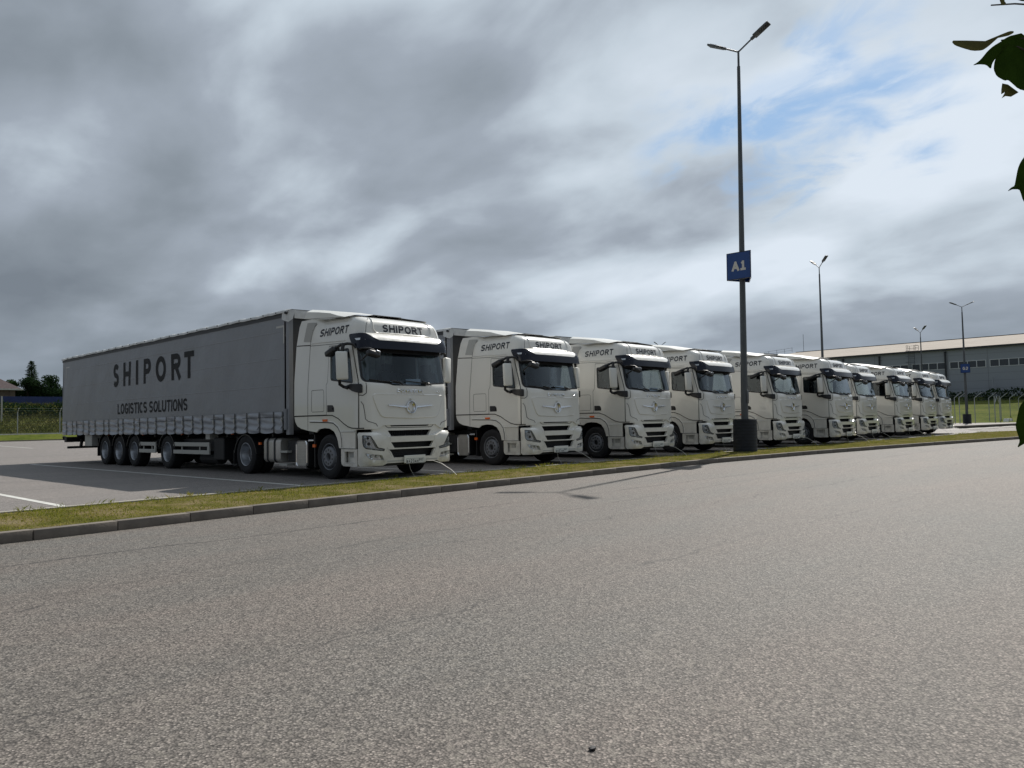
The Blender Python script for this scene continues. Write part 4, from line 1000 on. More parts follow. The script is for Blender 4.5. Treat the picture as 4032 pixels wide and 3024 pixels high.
# papers lying behind the windscreens
def sheetpaper(x,y,z,w,h,rz,rx,label):
    p=MB(); p.box((0,0,0),(w,h,.004)); o=p.build('paper_sheet','paper'); o.location=(x,y,z); o.rotation_euler=(rx,0,rz); tag(o,label,'paper'); return o
sheetpaper(-.10,.36,2.11,.30,.21,R(8),R(38),'flat sheet of paper behind the middle of the nearest lorry windscreen')
sheetpaper(.42,.42,2.17,.34,.21,R(-35),R(42),'tilted sheet of paper before the steering wheel of the nearest lorry')
sheetpaper(5.54+.62,.40+.40,2.15,.30,.21,R(-20),R(40),'sheet of paper on the dashboard of the second lorry')
sheetpaper(9.69+.60,-.09+.40,2.15,.26,.2,R(-50),R(45),'folded paper on the dashboard of the third lorry')
sheetpaper(14.0+.60,-.12+.40,2.15,.26,.2,R(-50),R(45),'folded paper on the dashboard of the fourth lorry')

# ------------------------------------------------------------------ lamp posts
M['post']=mat('painted_post',(.085,.095,.10),.45,noise=(1.5,.35))
M['drum']=mat('corrugated_drum',(.012,.015,.022),.6,noise=(3,.4))
M['sign']=mat('blue_sign',(.008,.05,.20),.35,noise=(2,.15))
M['signtext']=mat('sign_lettering',(.55,.53,.48),.5)
M['led']=mat('led_panel',(.16,.16,.15),.3)
def lamp(x,y,z,h,ang,label,drum=True,sign=None,sz=0,sang=180,lean=(0,0),r=(.125,.055),tilt=30):
    T=empty('street_lamp',(x,y,z)); T.rotation_euler=(lean[0],lean[1],0); tag(T,label,'street lamp','street lamps of the lorry park')
    p=MB(); p.lathe([(0,r[0]),(h*.55,(r[0]*.5+r[1]*.5)),(h-.55,r[1]),(h-.55,r[1]*.7),(h,r[1]*.65)],(0,0,0),'z',10); p.box((0,-r[0]*.95,1.9),(.13,.03,.45),bev=.006)
    p.tube([(-.12,0,h-.7),(.12,0,h-.7)],.008,5); p.build('post','post',T,smooth=50)
    for sg in (1,-1):
        d=Vector((math.cos(R(ang))*sg,math.sin(R(ang))*sg,0)); u=(d*math.cos(R(tilt))+Vector((0,0,1))*math.sin(R(tilt)))
        a=MB(); a.tube([Vector((0,0,h-.03)),Vector((0,0,h))+u*.66],.028,8); ao=a.build('lamp_arm','post',T,smooth=50)
        side_=u.cross(Vector((0,0,1))).normalized(); n=side_.cross(u).normalized()*-1
        if n.z<0: n=-n
        c=Vector((0,0,h))+u*.98
        rot=Matrix((u,side_,n)).transposed()
        a=MB(); a.box(c,(.62,.26,.07),rot,bev=.02); a.box(c-u*.36,(.16,.10,.08),rot,bev=.01); 
        for k in range(6): a.box(c+n*.035+u*(-.05+k*.05),(.012,.22,.03),rot)
        a.build('lamp_head','post',ao,smooth=50)
        a=MB(); a.box(c-n*.029+u*.09,(.40,.17,.012),rot); a.build('led_panel','led',ao)
    if drum:
        p=MB(); pr=[]; 
        for k in range(45): pr.append((.02+k*.0245,.39+(.010 if k%2 else -.004)))
        p.lathe([(0,0),(0,.39)]+pr+[(1.12,.40),(1.14,.385),(1.13,.34),(1.08,.32),(1.08,0)],(0,0,0),'z',36); p.build('base_drum','drum',T,smooth=25)
    if sign:
        # three boards joined as a triangle round the post
        S_=MB(); s=.88; hgt=.94; rr=s/math.sqrt(3)
        c=[Vector((math.cos(R(sang+60+120*k))*rr,math.sin(R(sang+60+120*k))*rr,0)) for k in range(3)]
        LT=MB(); FR=MB()
        for k in range(3):
            a,b=c[k],c[(k+1)%3]; e=(b-a).normalized(); nn=Vector((e.y,-e.x,0)); 
            if nn.dot((a+b)/2)<0: nn=-nn
            mid=(a+b)/2+Vector((0,0,sz+hgt/2)); rot=Matrix((e,nn,Vector((0,0,1)))).transposed()
            S_.box(mid,(s-.005,.02,hgt),rot)
            # reading direction seen from outside
            rd=Vector((0,0,1)).cross(nn)
            f=lambda u,v,o=0,rd=rd,mid=mid,nn=nn: mid+rd*u+Vector((0,0,1))*v+nn*(.012+o)
            text(LT,sign,-.25,-.18,.25,.33,.080,f,.003,gap=.14)
            ribbon(FR,lambda u,v,o=0,f=f:f(u,v,o),rrect(-s/2+.012,-hgt/2+.012,s/2-.012,hgt/2-.012,.005,1),.02,.003,closed=True,step=2)
        so_=S_.build('sign_box','sign',T); LT.build('sign_lettering','signtext',so_); FR.build('sign_frame','frame',so_)
        S_=MB(); S_.add([v+Vector((0,0,sz-.003)) for v in c]+[v*.93+Vector((0,0,sz-.003)) for v in c],[(0,1,4,3),(1,2,5,4),(2,0,3,5)]); S_.build('sign_edge','rail',so_)
    return T
lamp(13.43,-1.22,0,14.0,90,'tall lamp post on the verge with a black drum base and blue A1 sign',sign='A1',sz=5.9,sang=180,lean=(R(.35),R(1.40)),tilt=28)
def gp(px,py,z):
    d=pdir(px,py); return CAM+d*((z-CAM.z)/d.z)
lamp(50.5,10.6,0,13.1,55,'second tallest lamp post, rising behind the sixth lorry',lean=(0,R(.3)),tilt=34)
lamp(90.2,14.3,.1,10.9,50,'small far lamp post in front of the warehouse wall, between its first windows',lean=(0,0),tilt=34)
lamp(99.6,56.9,0,13.4,-30,'distant lamp post whose two heads just show above the fourth lorry roof',lean=(0,0),tilt=34)
lamp(79.1,7.2,-.05,12.3,-52,'far lamp post at right with a drum base and blue G2 sign before the warehouse',sign='G2',sz=5.4,sang=205,tilt=22,r=(.14,.06),lean=(0,R(.2)))

# ------------------------------------------------------------------ warehouse
M['clad']=mat('grey_cladding',(.31,.335,.375),.55,noise=(.12,.1))
M['roof']=mat('pale_roof',(.40,.36,.315),.9,spec=.1,noise=(.25,.16))
M['joint']=mat('cladding_joint_grey',(.20,.21,.23),.7)  # joint lines a darker grey than the cladding
M['dark']=mat('dark_trim',(.03,.033,.04),.6)
M['wframe']=mat('window_frame_paint',(.62,.64,.66),.5)
WX=119.7; WD=Vector((-.04086755,-.99916457,0)); W0=Vector((119.7,39.9,0)); WN=Vector((-.99916457,.04086755,0))
def W(d,z,o=0): return W0+WD*d+WN*o+Vector((0,0,z))
wh=empty('warehouse',tuple(W(10,3.7))); tag(wh,'long grey warehouse with a pale pitched roof and strips of windows','warehouse')
WI=Matrix.Translation(-wh.location)
class WB(MB):
    def build(s,name,mt,parent,**k):
        if parent is wh or True: s.v=[tuple(Vector(p)-wh.location) for p in s.v]
        return MB.build(s,name,mt,parent,**k)
d0,d1=-16.5,110
b=WB(); 
b.add([W(d0,2.5),W(d1,2.5),W(d1,11),W(d0,11),W(d0,2.5,-60),W(d1,2.5,-60),W(d1,11,-60),W(d0,11,-60),W(d0,14.78,-30),W(d1,14.78,-30)],[(0,1,2,3),(4,7,6,5),(0,3,8,7,4),(1,5,6,9,2)])
wall=b.build('wall','clad',wh)
b=WB(); b.add([W(d0-.3,10.98,.45),W(d1,10.98,.45),W(d1,14.85,-30),W(d0-.3,14.85,-30),W(d1,10.98,-60.4),W(d0-.3,10.98,-60.4)],[(0,1,2,3),(3,2,4,5)]); b.build('roof','roof',wh)
b=WB(); b.add([W(d0-.3,10.75,.46),W(d1,10.75,.46),W(d1,10.99,.46),W(d0-.3,10.99,.46),W(d0-.3,10.75,0),W(d1,10.75,0)],[(0,1,2,3),(0,4,5,1)]); b.add([W(d0-.3,14.86,-30.2),W(d1,14.86,-30.2),W(d1,14.98,-30),W(d0-.3,14.98,-30)],[(0,1,2,3)]); b.build('gutter','dark',wh)
b=WB()   # panel joints
for k in range(-3,22):
    d=21.35+5.32*k/1.0
    if d0<d<d1: b.add([W(d-.03,3,.012),W(d+.03,3,.012),W(d+.03,10.7,.012),W(d-.03,10.7,.012)],[(0,1,2,3)])
for z in (4.8,5.9,7.0,9.9): b.add([W(d0,z-.02,.008),W(d1,z-.02,.008),W(d1,z+.02,.008),W(d0,z+.02,.008)],[(0,1,2,3)])
b.build('cladding_joint','joint',wall)
for k in range(-2,16):
    a=21.6+5.32*(k-0)-.0
    if a<9 or a>100: continue
    wdt=4.85
    b=WB()
    for (u0,u1,z0,z1) in ((a,a+wdt,7.87,7.95),(a,a+wdt,8.88,8.96),(a,a+.09,7.95,8.88),(a+wdt-.09,a+wdt,7.95,8.88))+tuple((a+wdt*j/4-.05,a+wdt*j/4+.05,7.95,8.88) for j in (1,2,3)):
        b.add([W(u0,z0,.06),W(u1,z0,.06),W(u1,z1,.06),W(u0,z1,.06),W(u0,z0,.01),W(u1,z0,.01),W(u1,z1,.01),W(u0,z1,.01)],[(0,1,2,3),(0,4,5,1),(3,2,6,7),(0,3,7,4),(1,5,6,2)])
    wo=b.build('window','wframe',wh)
    b=WB(); b.add([W(a+.02,7.92,.03),W(a+wdt-.02,7.92,.03),W(a+wdt-.02,8.92,.03),W(a+.02,8.92,.03)],[(0,1,2,3)]); b.build('window_pane','pane',wo)
for d in (5.7,11.5,21.1):
    b=WB(); b.tube([W(d,3.5,.2),W(d,10.45,.2)],.13,8); b.tube([W(d,10.4,.2),W(d,10.55,.2)],.18,8); b.build('downpipe','dark',wh,smooth=50)
b=WB()
for d in (16.0,16.9): b.tube([W(d,3.6,.6),W(d,11.9,.6)],.03,5)
for k in range(28): b.tube([W(16.0,3.9+k*.28,.6),W(16.9,3.9+k*.28,.6)],.018,4,caps=False)
for z in (11.1,11.5,11.9): b.tube([W(15.8,z,.7),W(15.8,z,-.8),W(17.1,z,-.8),W(17.1,z,.7)],.025,4)
for q in ((15.8,.7),(15.8,-.8),(17.1,-.8),(17.1,.7)): b.tube([W(q[0],11,q[1]),W(q[0],11.9,q[1])],.03,4)
for k in range(8): b.tube([W(15.95,5+k*.85,.62),W(15.8,5+k*.85,1.2),W(17.1,5+k*.85,1.2),W(16.95,5+k*.85,.62)],.02,4,caps=False)
b.build('roof_ladder','dark',wh)
b=WB()
for q in range(9): b.tube([W(d0+.3,11.3+q*.43,-q*3.4),W(d0+.3,12.3+q*.43,-q*3.4)],.03,4)
b.tube([W(d0+.3,12.25,0),W(d0+.3,15.7,-27.4)],.03,4); b.tube([W(d0+.3,11.8,0),W(d0+.3,15.2,-27.4)],.025,4); b.tube([W(d0+2,14.9,-29),W(d0+2,18.5,-29)],.04,4)
b.build('roof_railing','dark',wh)

# ------------------------------------------------------------------ slopes of turf at the right and left
M['lawn']=grassmat('lawn',[(.36,(.045,.065,.010)),(.5,(.085,.105,.018)),(.62,(.12,.125,.03)),(.75,(.16,.14,.06))],scale=.35,trans=.0)
M['weeds']=grassmat('rough_grass',[(.36,(.05,.065,.015)),(.5,(.095,.105,.028)),(.62,(.15,.135,.055)),(.75,(.20,.16,.085))],scale=.5,trans=.1)
def lawn_z(x): return lerp(x,[(84,0.0),(90,.25),(100,1.1),(108,2.0),(113,3.0),(119,3.7),(123,3.75)])
g=MB(); n=24
rows=[]
for x in (84.6,87,90,95,100,104,108,111,113,116,119.6,124): rows.append([(x+(11.0 if y<-2 else 0)*0+ (0.0),y,lawn_z(x)+.15*math.sin(y*.3+x)*(.0 if x<86 else 1)) for y in [-75+5*k for k in range(30)]])
c=[]; 
g.add([p for r in rows for p in r],[(a*30+k,a*30+k+1,(a+1)*30+k+1,(a+1)*30+k) for a in range(len(rows)-1) for k in range(29)])
tag(g.build('lawn_bank','lawn',smooth=60),kind='structure')
# pavement with its kerb in front of the far fence
g=MB()
path=[(50,22),(60,5.3),(63.4,4.35),(75.7,2.63),(90,.5),(96,-1.0)]
fr=[(x,y,.10) for x,y in path]; bk_=[(x+3,y+16 if i<2 else 14.5,.10) for i,(x,y) in enumerate(path)]
g.add(fr+bk_,[(i,i+1,len(path)+i+1,len(path)+i) for i in range(len(path)-1)]); g.add([(84,14,.101),(97,14,.101),(97,-1,.101),(84,1.2,.101)],[(0,1,2,3)])
tag(g.build('pavement',mat('pale_paving',(.22,.20,.185),.8,noise=(.8,.2))),kind='structure')
g=MB()
for a,b in zip(path,path[1:]):
    L_=math.hypot(b[0]-a[0],b[1]-a[1]); nseg=max(1,int(L_/2)); 
    for k in range(nseg):
        p=Vector((a[0]+(b[0]-a[0])*(k+.5)/nseg,a[1]+(b[1]-a[1])*(k+.5)/nseg,.04)); g.box(p+Vector((0,-.07,0)),(L_/nseg-.02,.15,.15),Matrix.Rotation(math.atan2(b[1]-a[1],b[0]-a[0]),3,'Z'))
tag(g.build('kerb',kst),kind='structure')
# white stripes across the far carriageway
g=MB()
for k in range(6): 
    x=52+k*4.2; y=2.1-k*.33; g.add([(x,y,.005),(x+3.0,y-.25,.005),(x+3.0,y+.0,.005),(x,y+.25,.005)],[(0,1,2,3)])
tag(g.build('road_marking','line'),kind='structure')

# fences: posts with outward cranked tops and mesh
M['zinc']=mat('galvanised_steel',(.34,.36,.37),.45,metal=.5)
def meshmat(name,sp,wd,colr):
    m=bpy.data.materials.new(name); m.use_nodes=True; t=m.node_tree; b=t.nodes['Principled BSDF']; o=t.nodes['Material Output']; b.inputs['Base Color'].default_value=(*colr,1); b.inputs['Roughness'].default_value=.5
    tc=N(t,'ShaderNodeTexCoord'); s=N(t,'ShaderNodeSeparateXYZ'); L(t,tc.outputs['Object'],s.inputs[0])
    h=math_(t,'ADD',s.outputs[0],s.outputs[1])
    fr=[math_(t,'LESS_THAN',math_(t,'FRACT',math_(t,'MULTIPLY',q,1/k)),wd/k) for q,k in ((h,sp),(s.outputs[2],sp*2.5))]
    a=math_(t,'MAXIMUM',fr[0],fr[1]); tr=N(t,'ShaderNodeBsdfTransparent'); mx=N(t,'ShaderNodeMixShader'); L(t,a,mx.inputs[0]); L(t,tr.outputs[0],mx.inputs[1]); L(t,b.outputs[0],mx.inputs[2]); L(t,mx.outputs[0],o.inputs[0]); return m
M['wire']=meshmat('welded_wire',.10,.010,(.12,.14,.14))
def fence(pts,h,arm,lean,label,step=None,low=False,zs=None):
    T=empty('security_fence',pts[0]); tag(T,label,'fence'); o=Vector(pts[0]); mm=MB(); wires=[]
    for i,p in enumerate(pts):
        p=Vector(p)-o; m_=MB(); m_.box(p+Vector((0,0,h/2)),(.07,.07,h)); top=p+Vector((0,0,h)); e=top+Vector((lean[0]*arm,lean[1]*arm,arm*.8)); m_.tube([top,e],.035,6); m_.build('fence_post','zinc',T,smooth=30)
        wires.append((p,top,e))
    for (a,b,c),(d,e,f) in zip(wires,wires[1:]): mm.add([a+Vector((0,0,.08)),d+Vector((0,0,.08)),e,b],[(0,1,2,3)])
    mm.build('mesh_panel','wire',T)
    w=MB()
    for q in (.35,.95): w.tube([b+(c-b)*q for a,b,c in wires],.008,4)
    w.build('barbed_wire','zinc',T)
    return T
fence([(81.8,8.5,.1),(85.6,7.9,.1),(89.3,7.3,.1),(92.6,6.8,.1),(95.3,6.4,.1),(98.0,6.0,.1),(100.2,5.7,.1)],2.75,.75,(.35,-.9),'wire mesh fence with cranked post tops on the pavement below the warehouse')
fence([(81.8-4.2*k,8.9+.62*k,.1) for k in range(1,8)][::-1]+[(81.2,8.8,.1)],2.75,.75,(.35,-.9),'wire mesh fence with cranked tops behind the far end of the lorry row')
# narrow A-shaped gate frame with two concrete feet
gt=empty('gate',(86.6,6.2,.1)); tag(gt,'narrow steel gate frame on two pale concrete feet beside the far lamp','gate')
b=MB(); 
for x in (0,1.35): b.tube([(x,-x*.15,0),(x,-x*.15,2.9)],.05,6)
b.tube([(0,0,2.0),(.7,-.1,2.9),(1.35,-.2,2.0)],.035,6); b.build('frame','zinc',gt)
for x in (.3,1.6):
    b=MB(); b.prism([(-.5,0),(.9,0),(.3,.42),(-.1,.42)],-.25,.25,'y'); f_=b.build('concrete_foot','line',gt); f_.location=(x,-1.0,0)

# dark clipped hedge along the bank under the warehouse
def leafcloud(mb,centers,count,size,squash=1.,seed=1,hollow=.55):
    """many small leaf faces through ellipsoids given as (x,y,z,rx,ry,rz)"""
    rg=random.Random(seed); tot=sum(c[3]*c[4]+c[4]*c[5]+c[3]*c[5] for c in centers)
    for c in centers:
        k=int(count*(c[3]*c[4]+c[4]*c[5]+c[3]*c[5])/tot)
        for _ in range(k):
            while True:
                v=Vector((rg.gauss(0,1),rg.gauss(0,1),rg.gauss(0,1)))
                if v.length>.01: break
            v.normalize(); r=hollow+(1.06-hollow)*rg.random()**.7
            p=Vector((c[0]+v.x*c[3]*r,c[1]+v.y*c[4]*r,c[2]+v.z*c[5]*r))
            s=size*rg.uniform(.5,1.35); a=Vector((rg.gauss(0,1),rg.gauss(0,1),rg.gauss(0,.7))).normalized(); b=a.orthogonal().normalized(); b=Matrix.Rotation(rg.uniform(0,6.28),3,a)@b
            d=a.cross(b); q=len(mb.v)
            mb.v+=[tuple(p-b*s),tuple(p+d*s*.5),tuple(p+b*s),tuple(p-d*s*.5)]; mb.f.append((q,q+1,q+2,q+3)); mb.mi.append(0)
M['leafdark']=grassmat('dark_foliage',[(.35,(.010,.022,.010)),(.5,(.020,.040,.016)),(.65,(.035,.06,.022))],scale=.6,trans=.25)
M['leafmid']=grassmat('mid_foliage',[(.35,(.020,.042,.012)),(.5,(.035,.07,.018)),(.65,(.06,.10,.03))],scale=.8,trans=.3)
M['bark']=mat('bark',(.05,.04,.03),.9)
g=MB(); leafcloud(g,[(113.6+.6*math.sin(k),-60+k*2.3,lawn_z(113.5)+.2+.25*math.sin(k*1.7),1.5,1.8,1.15) for k in range(45)],26000,.16,seed=4)
tag(g.build('hedge','leafdark',fixn=False),'long dark hedge running along the bank below the warehouse wall','hedge')
for y,h in ((12.5,2.6),(6.3,2.9),(18.2,2.5)):
    o=MB(); o.box((0,0,h/2),(.18,.18,h)); o.box((0,0,h+.02),(.24,.24,.05)); q=o.build('bollard_post','clad'); q.location=(117.5,y,3.6)
    tag(q,{12.5:'thin grey post against the warehouse wall, middle of the three',6.3:'thin grey post against the warehouse wall, rightmost of the three',18.2:'thin grey post against the warehouse wall, leftmost of the three'}[y],'post','posts in front of the warehouse')
# tall dark mast and small grey kiosk at the right edge
q=MB(); q.tube([(0,0,0),(0,0,7.6)],.17,8); q.box((0,0,7.65),(.4,.4,.1)); q=q.build('mast','dark',smooth=50); q.location=(96,1.4,.2); tag(q,'dark mast standing at the right edge in front of the warehouse','mast')
k_=empty('kiosk',(104.5,2.6,1.2)); tag(k_,'small grey cabinet with a round sign at the right edge below the warehouse','cabinet')
b=MB(); b.box((0,0,1.4),(1.2,1.9,2.8),bev=.03); b.build('cabinet_body','clad',k_); b=MB(); b.box((-.62,0,1.3),(.03,.9,2.2)); b.build('cabinet_door','wframe',k_)
b=MB(); b.tube([(-.3,1.55,1.6),(-.34,1.55,1.6)],.75,20); b.build('round_sign','clad',k_)

# ------------------------------------------------------------------ left background
def bank_z(y): return lerp(y,[(60.5,.43),(63.5,.88),(66,.95),(70,1.7),(74,2.75),(77,3.8),(80,3.95),(86,4.0),(100,4.2),(160,6.2),(300,11)])
g=MB(); rows=[]; ys=[60.8,62,63.5,66,68,70,72,74,77,80,83,86,92,100,120,160,220,300]; xs_=[-60+4*k for k in range(60)]
for y in ys: rows.append([(x,y+.5*math.sin(x*.2)*(y>66),bank_z(y)+.14*math.sin(x*.6+y)*(y>66)+.1*math.sin(x*1.7+y*.7)*(y>66)) for x in xs_])
g.add([p for r in rows for p in r],[(a*60+k,a*60+k+1,(a+1)*60+k+1,(a+1)*60+k) for a in range(len(rows)-1) for k in range(59)])
tag(g.build('grass_bank','weeds',smooth=60),kind='structure')
g=MB(); 
for k in range(60): g.box((-60+k*3+1.5,60.7,.42),(2.97,.16,.16))
tag(g.build('kerb',kst),kind='structure')
# mown strip in front of the fence
g=MB(); sheet(g,[[(x,60.8) for x in xs_],[(x,63.4) for x in xs_]],[.47,.93]); tag(g.build('grass_strip','lawn'),kind='structure')
g=MB(); g.box((20,63.75,1.0),(160,.2,.10)); tag(g.build('edging',M['line']),kind='structure')
P=[]
rg=random.Random(5)
g=MB()
for _ in range(15000):
    x=rg.uniform(-8,24); y=66+12.3*rg.random(); P.append((x,y,bank_z(y)-.03))
def tuft(mb,pts,h0,h1,w):
    blades(mb,pts,h0,h1,w)
tuft(g,P,.18,.55,.02); tag(g.build('tall_grass','weeds',fixn=False),kind='stuff')
g=MB(); leafcloud(g,[(-9+k*1.15,74.3+.8*math.sin(k*2.1),bank_z(74.3)+.45,1.1,.9,.75+.3*math.sin(k*1.3)) for k in range(32)],9000,.14,seed=8); tag(g.build('scrub','leafdark',fixn=False),kind='stuff')
# fence by the car park (straight run with cranked tops)
fence([(-4+3.35*k-1.05,65.0-.75*k*.0,.92) for k in range(0,14)],2.0,.45,(.1,-.5),'wire mesh fence with bright cranked tops at the far side of the lorry park')
for i,(x,y,h,mt_,lb) in enumerate(((8.75,72,2.5,'rail','pale concrete post standing in the tall grass beside the bushes'),(15.6,76,1.8,'dark','dark wooden post in the tall grass below the right hand tree'))):
    q=MB(); q.box((0,0,h/2),(.12,.12,h)); q=q.build('field_post',mt_); q.location=(x,y,bank_z(y)-.1); tag(q,lb,'post')
# blue boundary fence
bf=empty('boundary_fence',(20,78.6,3.92)); tag(bf,'low blue sheet metal fence in front of the dark trees','fence')
M['bluef']=mat('blue_sheet',(.012,.03,.13),.5,noise=(1,.3))
b=MB()
for k in range(250): b.add([(-50+k*.4,0 if k%2 else .04,0),(-50+k*.4+.4,.04 if k%2 else 0,0),(-50+k*.4+.4,.04 if k%2 else 0,.95),(-50+k*.4,0 if k%2 else .04,.95)],[(0,1,2,3)])
b.build('sheet_panel','bluef',bf)
b=MB()
for k in range(34): b.box((-50+k*3,.1,.5),(.08,.08,1.1))
b.build('fence_post','dark',bf)
# house
M['brick']=mat('pale_brick',(.16,.125,.11),.85,noise=(6,.3)); M['tile']=mat('brown_roof_tile',(.055,.03,.028),.5,noise=(2,.3),bump=(14,.6,.03))
HX,HY,HZ=12.7,83.7,3.2
hs=empty('house',(HX,HY,HZ)); tag(hs,'single storey house with a brown hipped tile roof and white window','house')
b=MB(); b.box((-4.6,3.5,1.3),(9.2,7,2.7)); b.box((-.3,-.03,1.3),(.5,.1,2.7)); b.build('wall','brick',hs)
b=MB(); e=.55; x0,x1,y0,y1=-9.2-e,e,-e,7+e; z=2.65; rz=5.0
b.add([(x0,y0,z),(x1,y0,z),(x1,y1,z),(x0,y1,z),(x0+3.4,3.5,rz),(x1-3.2,3.5,rz)],[(0,1,5,4),(1,2,5),(2,3,4,5),(3,0,4),(0,3,2,1)]); ro=b.build('roof','tile',hs)
b=MB(); b.box((-1.35,3.2,4.15),(.8,.7,.9)); b.box((-1.35,3.2,4.62),(.9,.8,.08)); b.build('chimney','brick',ro)
b=MB(); b.box(((x0+x1)/2,y0-.04,z-.03),(x1-x0+.1,.06,.16)); b.box((x1+.04,(y0+y1)/2,z-.03),(.06,y1-y0+.1,.16)); b.build('fascia','line',hs)
for x in (-2.9,-6.6):
    b=MB(); 
    for q in ((x,-.06,2.05,1.7,.09),(x,-.06,.75,1.7,.09)): b.box(q[:3],(q[3],.06,q[4]))
    for xx in (x-.83,x+.83,x): b.box((xx,-.06,1.4),(.09,.06,1.3))
    w_=b.build('window','line',hs); b=MB(); b.box((x,-.03,1.4),(1.6,.02,1.25)); b.build('window_pane','pane',w_)
# trees
def trunk(mb,h,r,lean=0):
    mb.tube([(0,0,-.3),(.05,0,h*.3),(lean*.5,0,h*.7),(lean,0,h)],[r*1.2,r,r*.6,r*.2],8)
def tree(x,y,z,clumps,n,leaf,size,label,seed,h,r=.18,lean=0.,mt='leafdark',name='broadleaf_tree'):
    T=empty(name,(x,y,z)); tag(T,label,'tree','trees behind the blue fence')
    b=MB(); trunk(b,h*.75,r,lean); rg=random.Random(seed)
    for c in clumps[:8]: b.tube([(0,0,h*.25),(c[0]*.5,c[1]*.5,c[2]*.75),(c[0],c[1],c[2])],[r*.5,r*.35,r*.1],5)
    b.build('trunk','bark',T,smooth=60)
    g=MB(); leafcloud(g,clumps,n,size,seed=seed,hollow=.35); g.build('crown',leaf,T,fixn=False)
    return T
def clumps(w,h0,h1,k,seed,rr=(.5,.95)):
    rg=random.Random(seed); out=[]
    for i in range(k):
        t=rg.random(); z=h0+(h1-h0)*t; rad=w*(1-.72*t**1.7)*rg.uniform(.35,1); a=rg.uniform(0,6.28); s=rg.uniform(*rr)
        out.append((rad*math.cos(a),rad*math.sin(a)*.8,z,s,s,s*.8))
    return out
def fir(x,y,z,h,w,label,seed):
    T=empty('fir_tree',(x,y,z)); tag(T,label,'tree','trees behind the blue fence'); rg=random.Random(seed)
    b=MB(); b.tube([(0,0,-.3),(0,0,h*.5),(0,0,h)],[.2,.11,.02],7); b.build('trunk','bark',T,smooth=60)
    g=MB(); k=0; zz=.6
    while zz<h-.12:
        f=1-zz/h; rad=w*f**.9*rg.uniform(.8,1.15)+.10; nb=max(5,int(9+6*f))
        for q in range(nb):
            a=6.283*q/nb+rg.uniform(-.25,.25); rl=rad*rg.uniform(.7,1.12)
            for s in range(int(10+26*f)):
                t=rg.random()**.75; p=Vector((math.cos(a)*rl*t,math.sin(a)*rl*t,zz+.10*math.sin(t*3)-.22*rl*t*t+ .10*max(0,t-.7)))
                p+=Vector((rg.gauss(0,.05+.05*f),rg.gauss(0,.05+.05*f),rg.gauss(0,.035)))
                d=Vector((math.cos(a+rg.uniform(-.8,.8)),math.sin(a+rg.uniform(-.8,.8)),rg.uniform(-.5,.25))).normalized()*rg.uniform(.10,.2); u=d.orthogonal().normalized()*.035; q0=len(g.v)
                g.v+=[tuple(p-d-u*.5),tuple(p+u),tuple(p+d),tuple(p-u)]; g.f.append((q0,q0+1,q0+2,q0+3)); g.mi.append(0)
        zz+=.17+.16*f
    g.build('crown','leafdark',T,fixn=False); return T
fir(15.4,88.2,3.8,5.6,1.75,'tall pointed fir rising above the other trees left of the nearest trailer',3)
tree(14.5,86.0,3.7,clumps(1.5,.8,3.0,16,11),7000,'leafdark',.11,'rounded dark tree growing in front of the fir beside the house',21,3.0)
tree(16.7,85.9,3.7,clumps(1.6,.7,3.5,22,12),9000,'leafdark',.11,'broad dark tree between the fir and the trailer',22,3.4)
fir(17.9,85.0,3.7,2.6,1.1,'low young conifer at the right edge of the tree group by the trailer',6)
tree(13.5,88.5,3.9,clumps(.9,1.4,3.0,9,13,(.3,.55)),2600,'leafmid',.10,'loose small tree just right of the house roof',23,2.6)
tree(29,128,5.0,clumps(4,.5,2.4,20,14,(1.2,1.8)),7000,'leafmid',.22,'far bushy tree low on the horizon beside the trailer rear',24,2.4)
tree(11.9,80.5,3.7,clumps(.9,.3,.9,7,15,(.25,.45)),1600,'leafmid',.08,'small pale bush under the house window',25,.8)
# sapling crowns at the near edge of the frame: overhanging lime branch
M['limeleaf']=grassmat('lime_leaf',[(.3,(.03,.06,.010)),(.7,(.06,.11,.018))],scale=30,trans=.5)
M['bract']=grassmat('lime_bract',[(.3,(.13,.13,.05)),(.7,(.18,.17,.07))],scale=30,trans=.35)
A=Vector((-9.475,-13.271,1.790)); RU=Vector(r2); UU=Vector(u2); SC=.782
br=empty('tree_branch',tuple(A)); tag(br,'dark leafy lime branch hanging in from the right edge close to the camera','branch')
def leafobj(name,P,mt,depth=0.,tw=.15,curl=.02):
    P=[Vector((a*.01*SC,b*.01*SC)) for a,b in P]; n=len(P); c=sum(P,Vector((0,0)))/n
    g=MB(); N_=Vector(fw)
    k=1+depth/1.25
    def pos(p,o):
        q=p-c; d=q.x*tw-abs(q.y)*.1+o+ curl*math.sin(q.x*60+q.y*40)*.1
        return (RU*p.x+UU*p.y)*k+N_*(depth+d)
    inner=[c+(p-c)*.6 for p in P]
    vs=[pos(p,0) for p in P]+[pos(p,-.002) for p in inner]+[pos(c,-.003)]
    fs=[(i,(i+1)%n,n+(i+1)%n,n+i) for i in range(n)]+[(n+i,n+(i+1)%n,2*n) for i in range(n)]
    vs2=[v+N_*.0006 for v in vs]; b_=len(vs); fs2=[tuple(b_+i for i in f[::-1]) for f in fs]
    fs3=[(i,b_+i,b_+(i+1)%n,(i+1)%n) for i in range(n)]
    g.add(vs+vs2,fs+fs2+fs3); return g.build(name,mt,br,smooth=60)
def smoothp(P,it=1):
    for _ in range(it):
        Q=[]
        for i in range(len(P)):
            a,b=P[i],P[(i+1)%len(P)]; Q+=[(a[0]*.8+b[0]*.2,a[1]*.8+b[1]*.2),(a[0]*.2+b[0]*.8,a[1]*.2+b[1]*.8)]
        P=Q
    return P
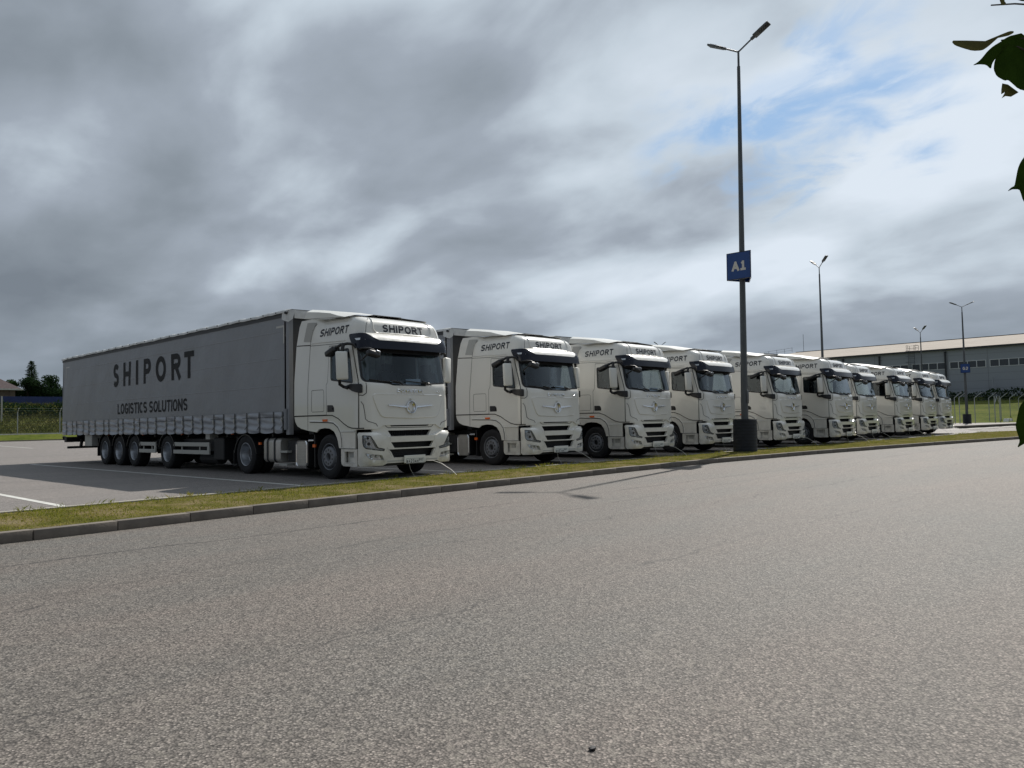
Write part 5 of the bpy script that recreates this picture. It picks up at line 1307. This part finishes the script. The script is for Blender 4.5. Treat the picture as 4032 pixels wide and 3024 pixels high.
leafobj('bract',smoothp([(-15.0,0.7),(-14.7,1.1),(-13.0,0.5),(-10.5,-0.4),(-8.6,-0.5),(-7.7,0.1),(-6.3,1.2),(-4.9,2.2),(-3.2,2.9),(-2.3,2.9),(-2.3,2.5),(-3.5,1.9),(-5.2,1.8),(-6.3,0.8),(-7.7,-0.4),(-8.8,-1.1),(-10.8,-1.2),(-12.8,-0.6),(-14.4,0.0)]),'bract',.0,.0,0)
leafobj('leaf',smoothp([(-1.8,1.9),(-3.5,1.7),(-5.5,0.5),(-6.9,-0.7),(-8.0,-2.0),(-9.1,-3.1),(-10.5,-4.0),(-9.1,-3.7),(-7.4,-3.7),(-6.4,-4.6),(-6.0,-3.4),(-5.2,-2.3),(-3.8,-1.0),(-2.4,0.3)]),'limeleaf',.01)
leafobj('leaf',smoothp([(-2.7,2.2),(-1.8,2.9),(-0.7,3.5),(0.4,3.8),(2.1,4.2),(4.9,1.1),(4.9,-5.1),(3.2,-7.9),(1.0,-7.6),(-0.7,-6.2),(-1.3,-5.8),(-2.1,-6.0),(-3.8,-5.1),(-4.4,-3.7),(-4.2,-2.3),(-3.8,-1.0),(-3.2,0.5)]),'limeleaf',.03)
leafobj('leaf',[(-1.4,-5.8),(-1.6,-7.0),(-1.7,-8.1),(-1.0,-7.4),(-0.6,-7.4),(-1.7,-9.0),(-0.7,-8.4),(0.7,-8.4),(2.6,-7.3),(0.0,-5.9)],'bract',.04)
leafobj('leaf',smoothp([(0.4,-22.4),(-1.0,-24.4),(-1.6,-25.8),(-2.0,-27.7),(-2.3,-29.3),(-3.2,-29.7),(-4.1,-30.6),(-3.2,-30.1),(-1.3,-30.0),(-1.0,-30.8),(-0.7,-32.2),(0.4,-33.9),(2.6,-34.7),(4.9,-31.9),(5.2,-26.9),(3.2,-23.5)]),'limeleaf',.0)
leafobj('leaf',smoothp([(0.4,-73.1),(-1.2,-74.9),(-1.8,-77.1),(-2.2,-79.3),(-1.7,-81.1),(-1.4,-82.2),(-2.1,-83.6),(-0.7,-82.8),(0.6,-82.4),(2.6,-81.5),(4.2,-79.3),(4.2,-76.0),(2.6,-73.8)]),'limeleaf',.0)
leafobj('leaf',[(-5.3,10.3),(-5.2,9.4),(-4.9,8.4),(-4.4,8.3),(-3.6,8.6),(-4.1,8.9),(-3.9,10.3)],'bract',.0)
leafobj('leaf',[(-2.4,10.3),(-1.8,9.4),(-0.7,9.2),(1.0,9.3),(1.5,10.3)],'limeleaf',.0)
# twig carrying the leaves, just outside the frame
g=MB(); tp=lambda a,b,d=.03:(RU*a+UU*b)*.01*SC*(1+d/1.25)+Vector(fw)*d
g.tube([tp(6,14),tp(4.5,6),tp(4,0),tp(4.6,-12),tp(5,-26),tp(6,-45),tp(5.5,-70)],[.006,.005,.0045,.004,.0035,.003,.002],6)
for a,b in (((4.2,3),(-2.3,2.7)),((4,0),(-1.5,2)),((4.7,-22),(2.5,-24)),((5.5,-70),(2,-74)),((5.5,10),(-4.4,10))): g.tube([tp(*a),tp((a[0]+b[0])/2,(a[1]+b[1])/2+.3),tp(*b)],[.0016,.0014,.0012],5)
g.build('twig','bark',br,smooth=60)
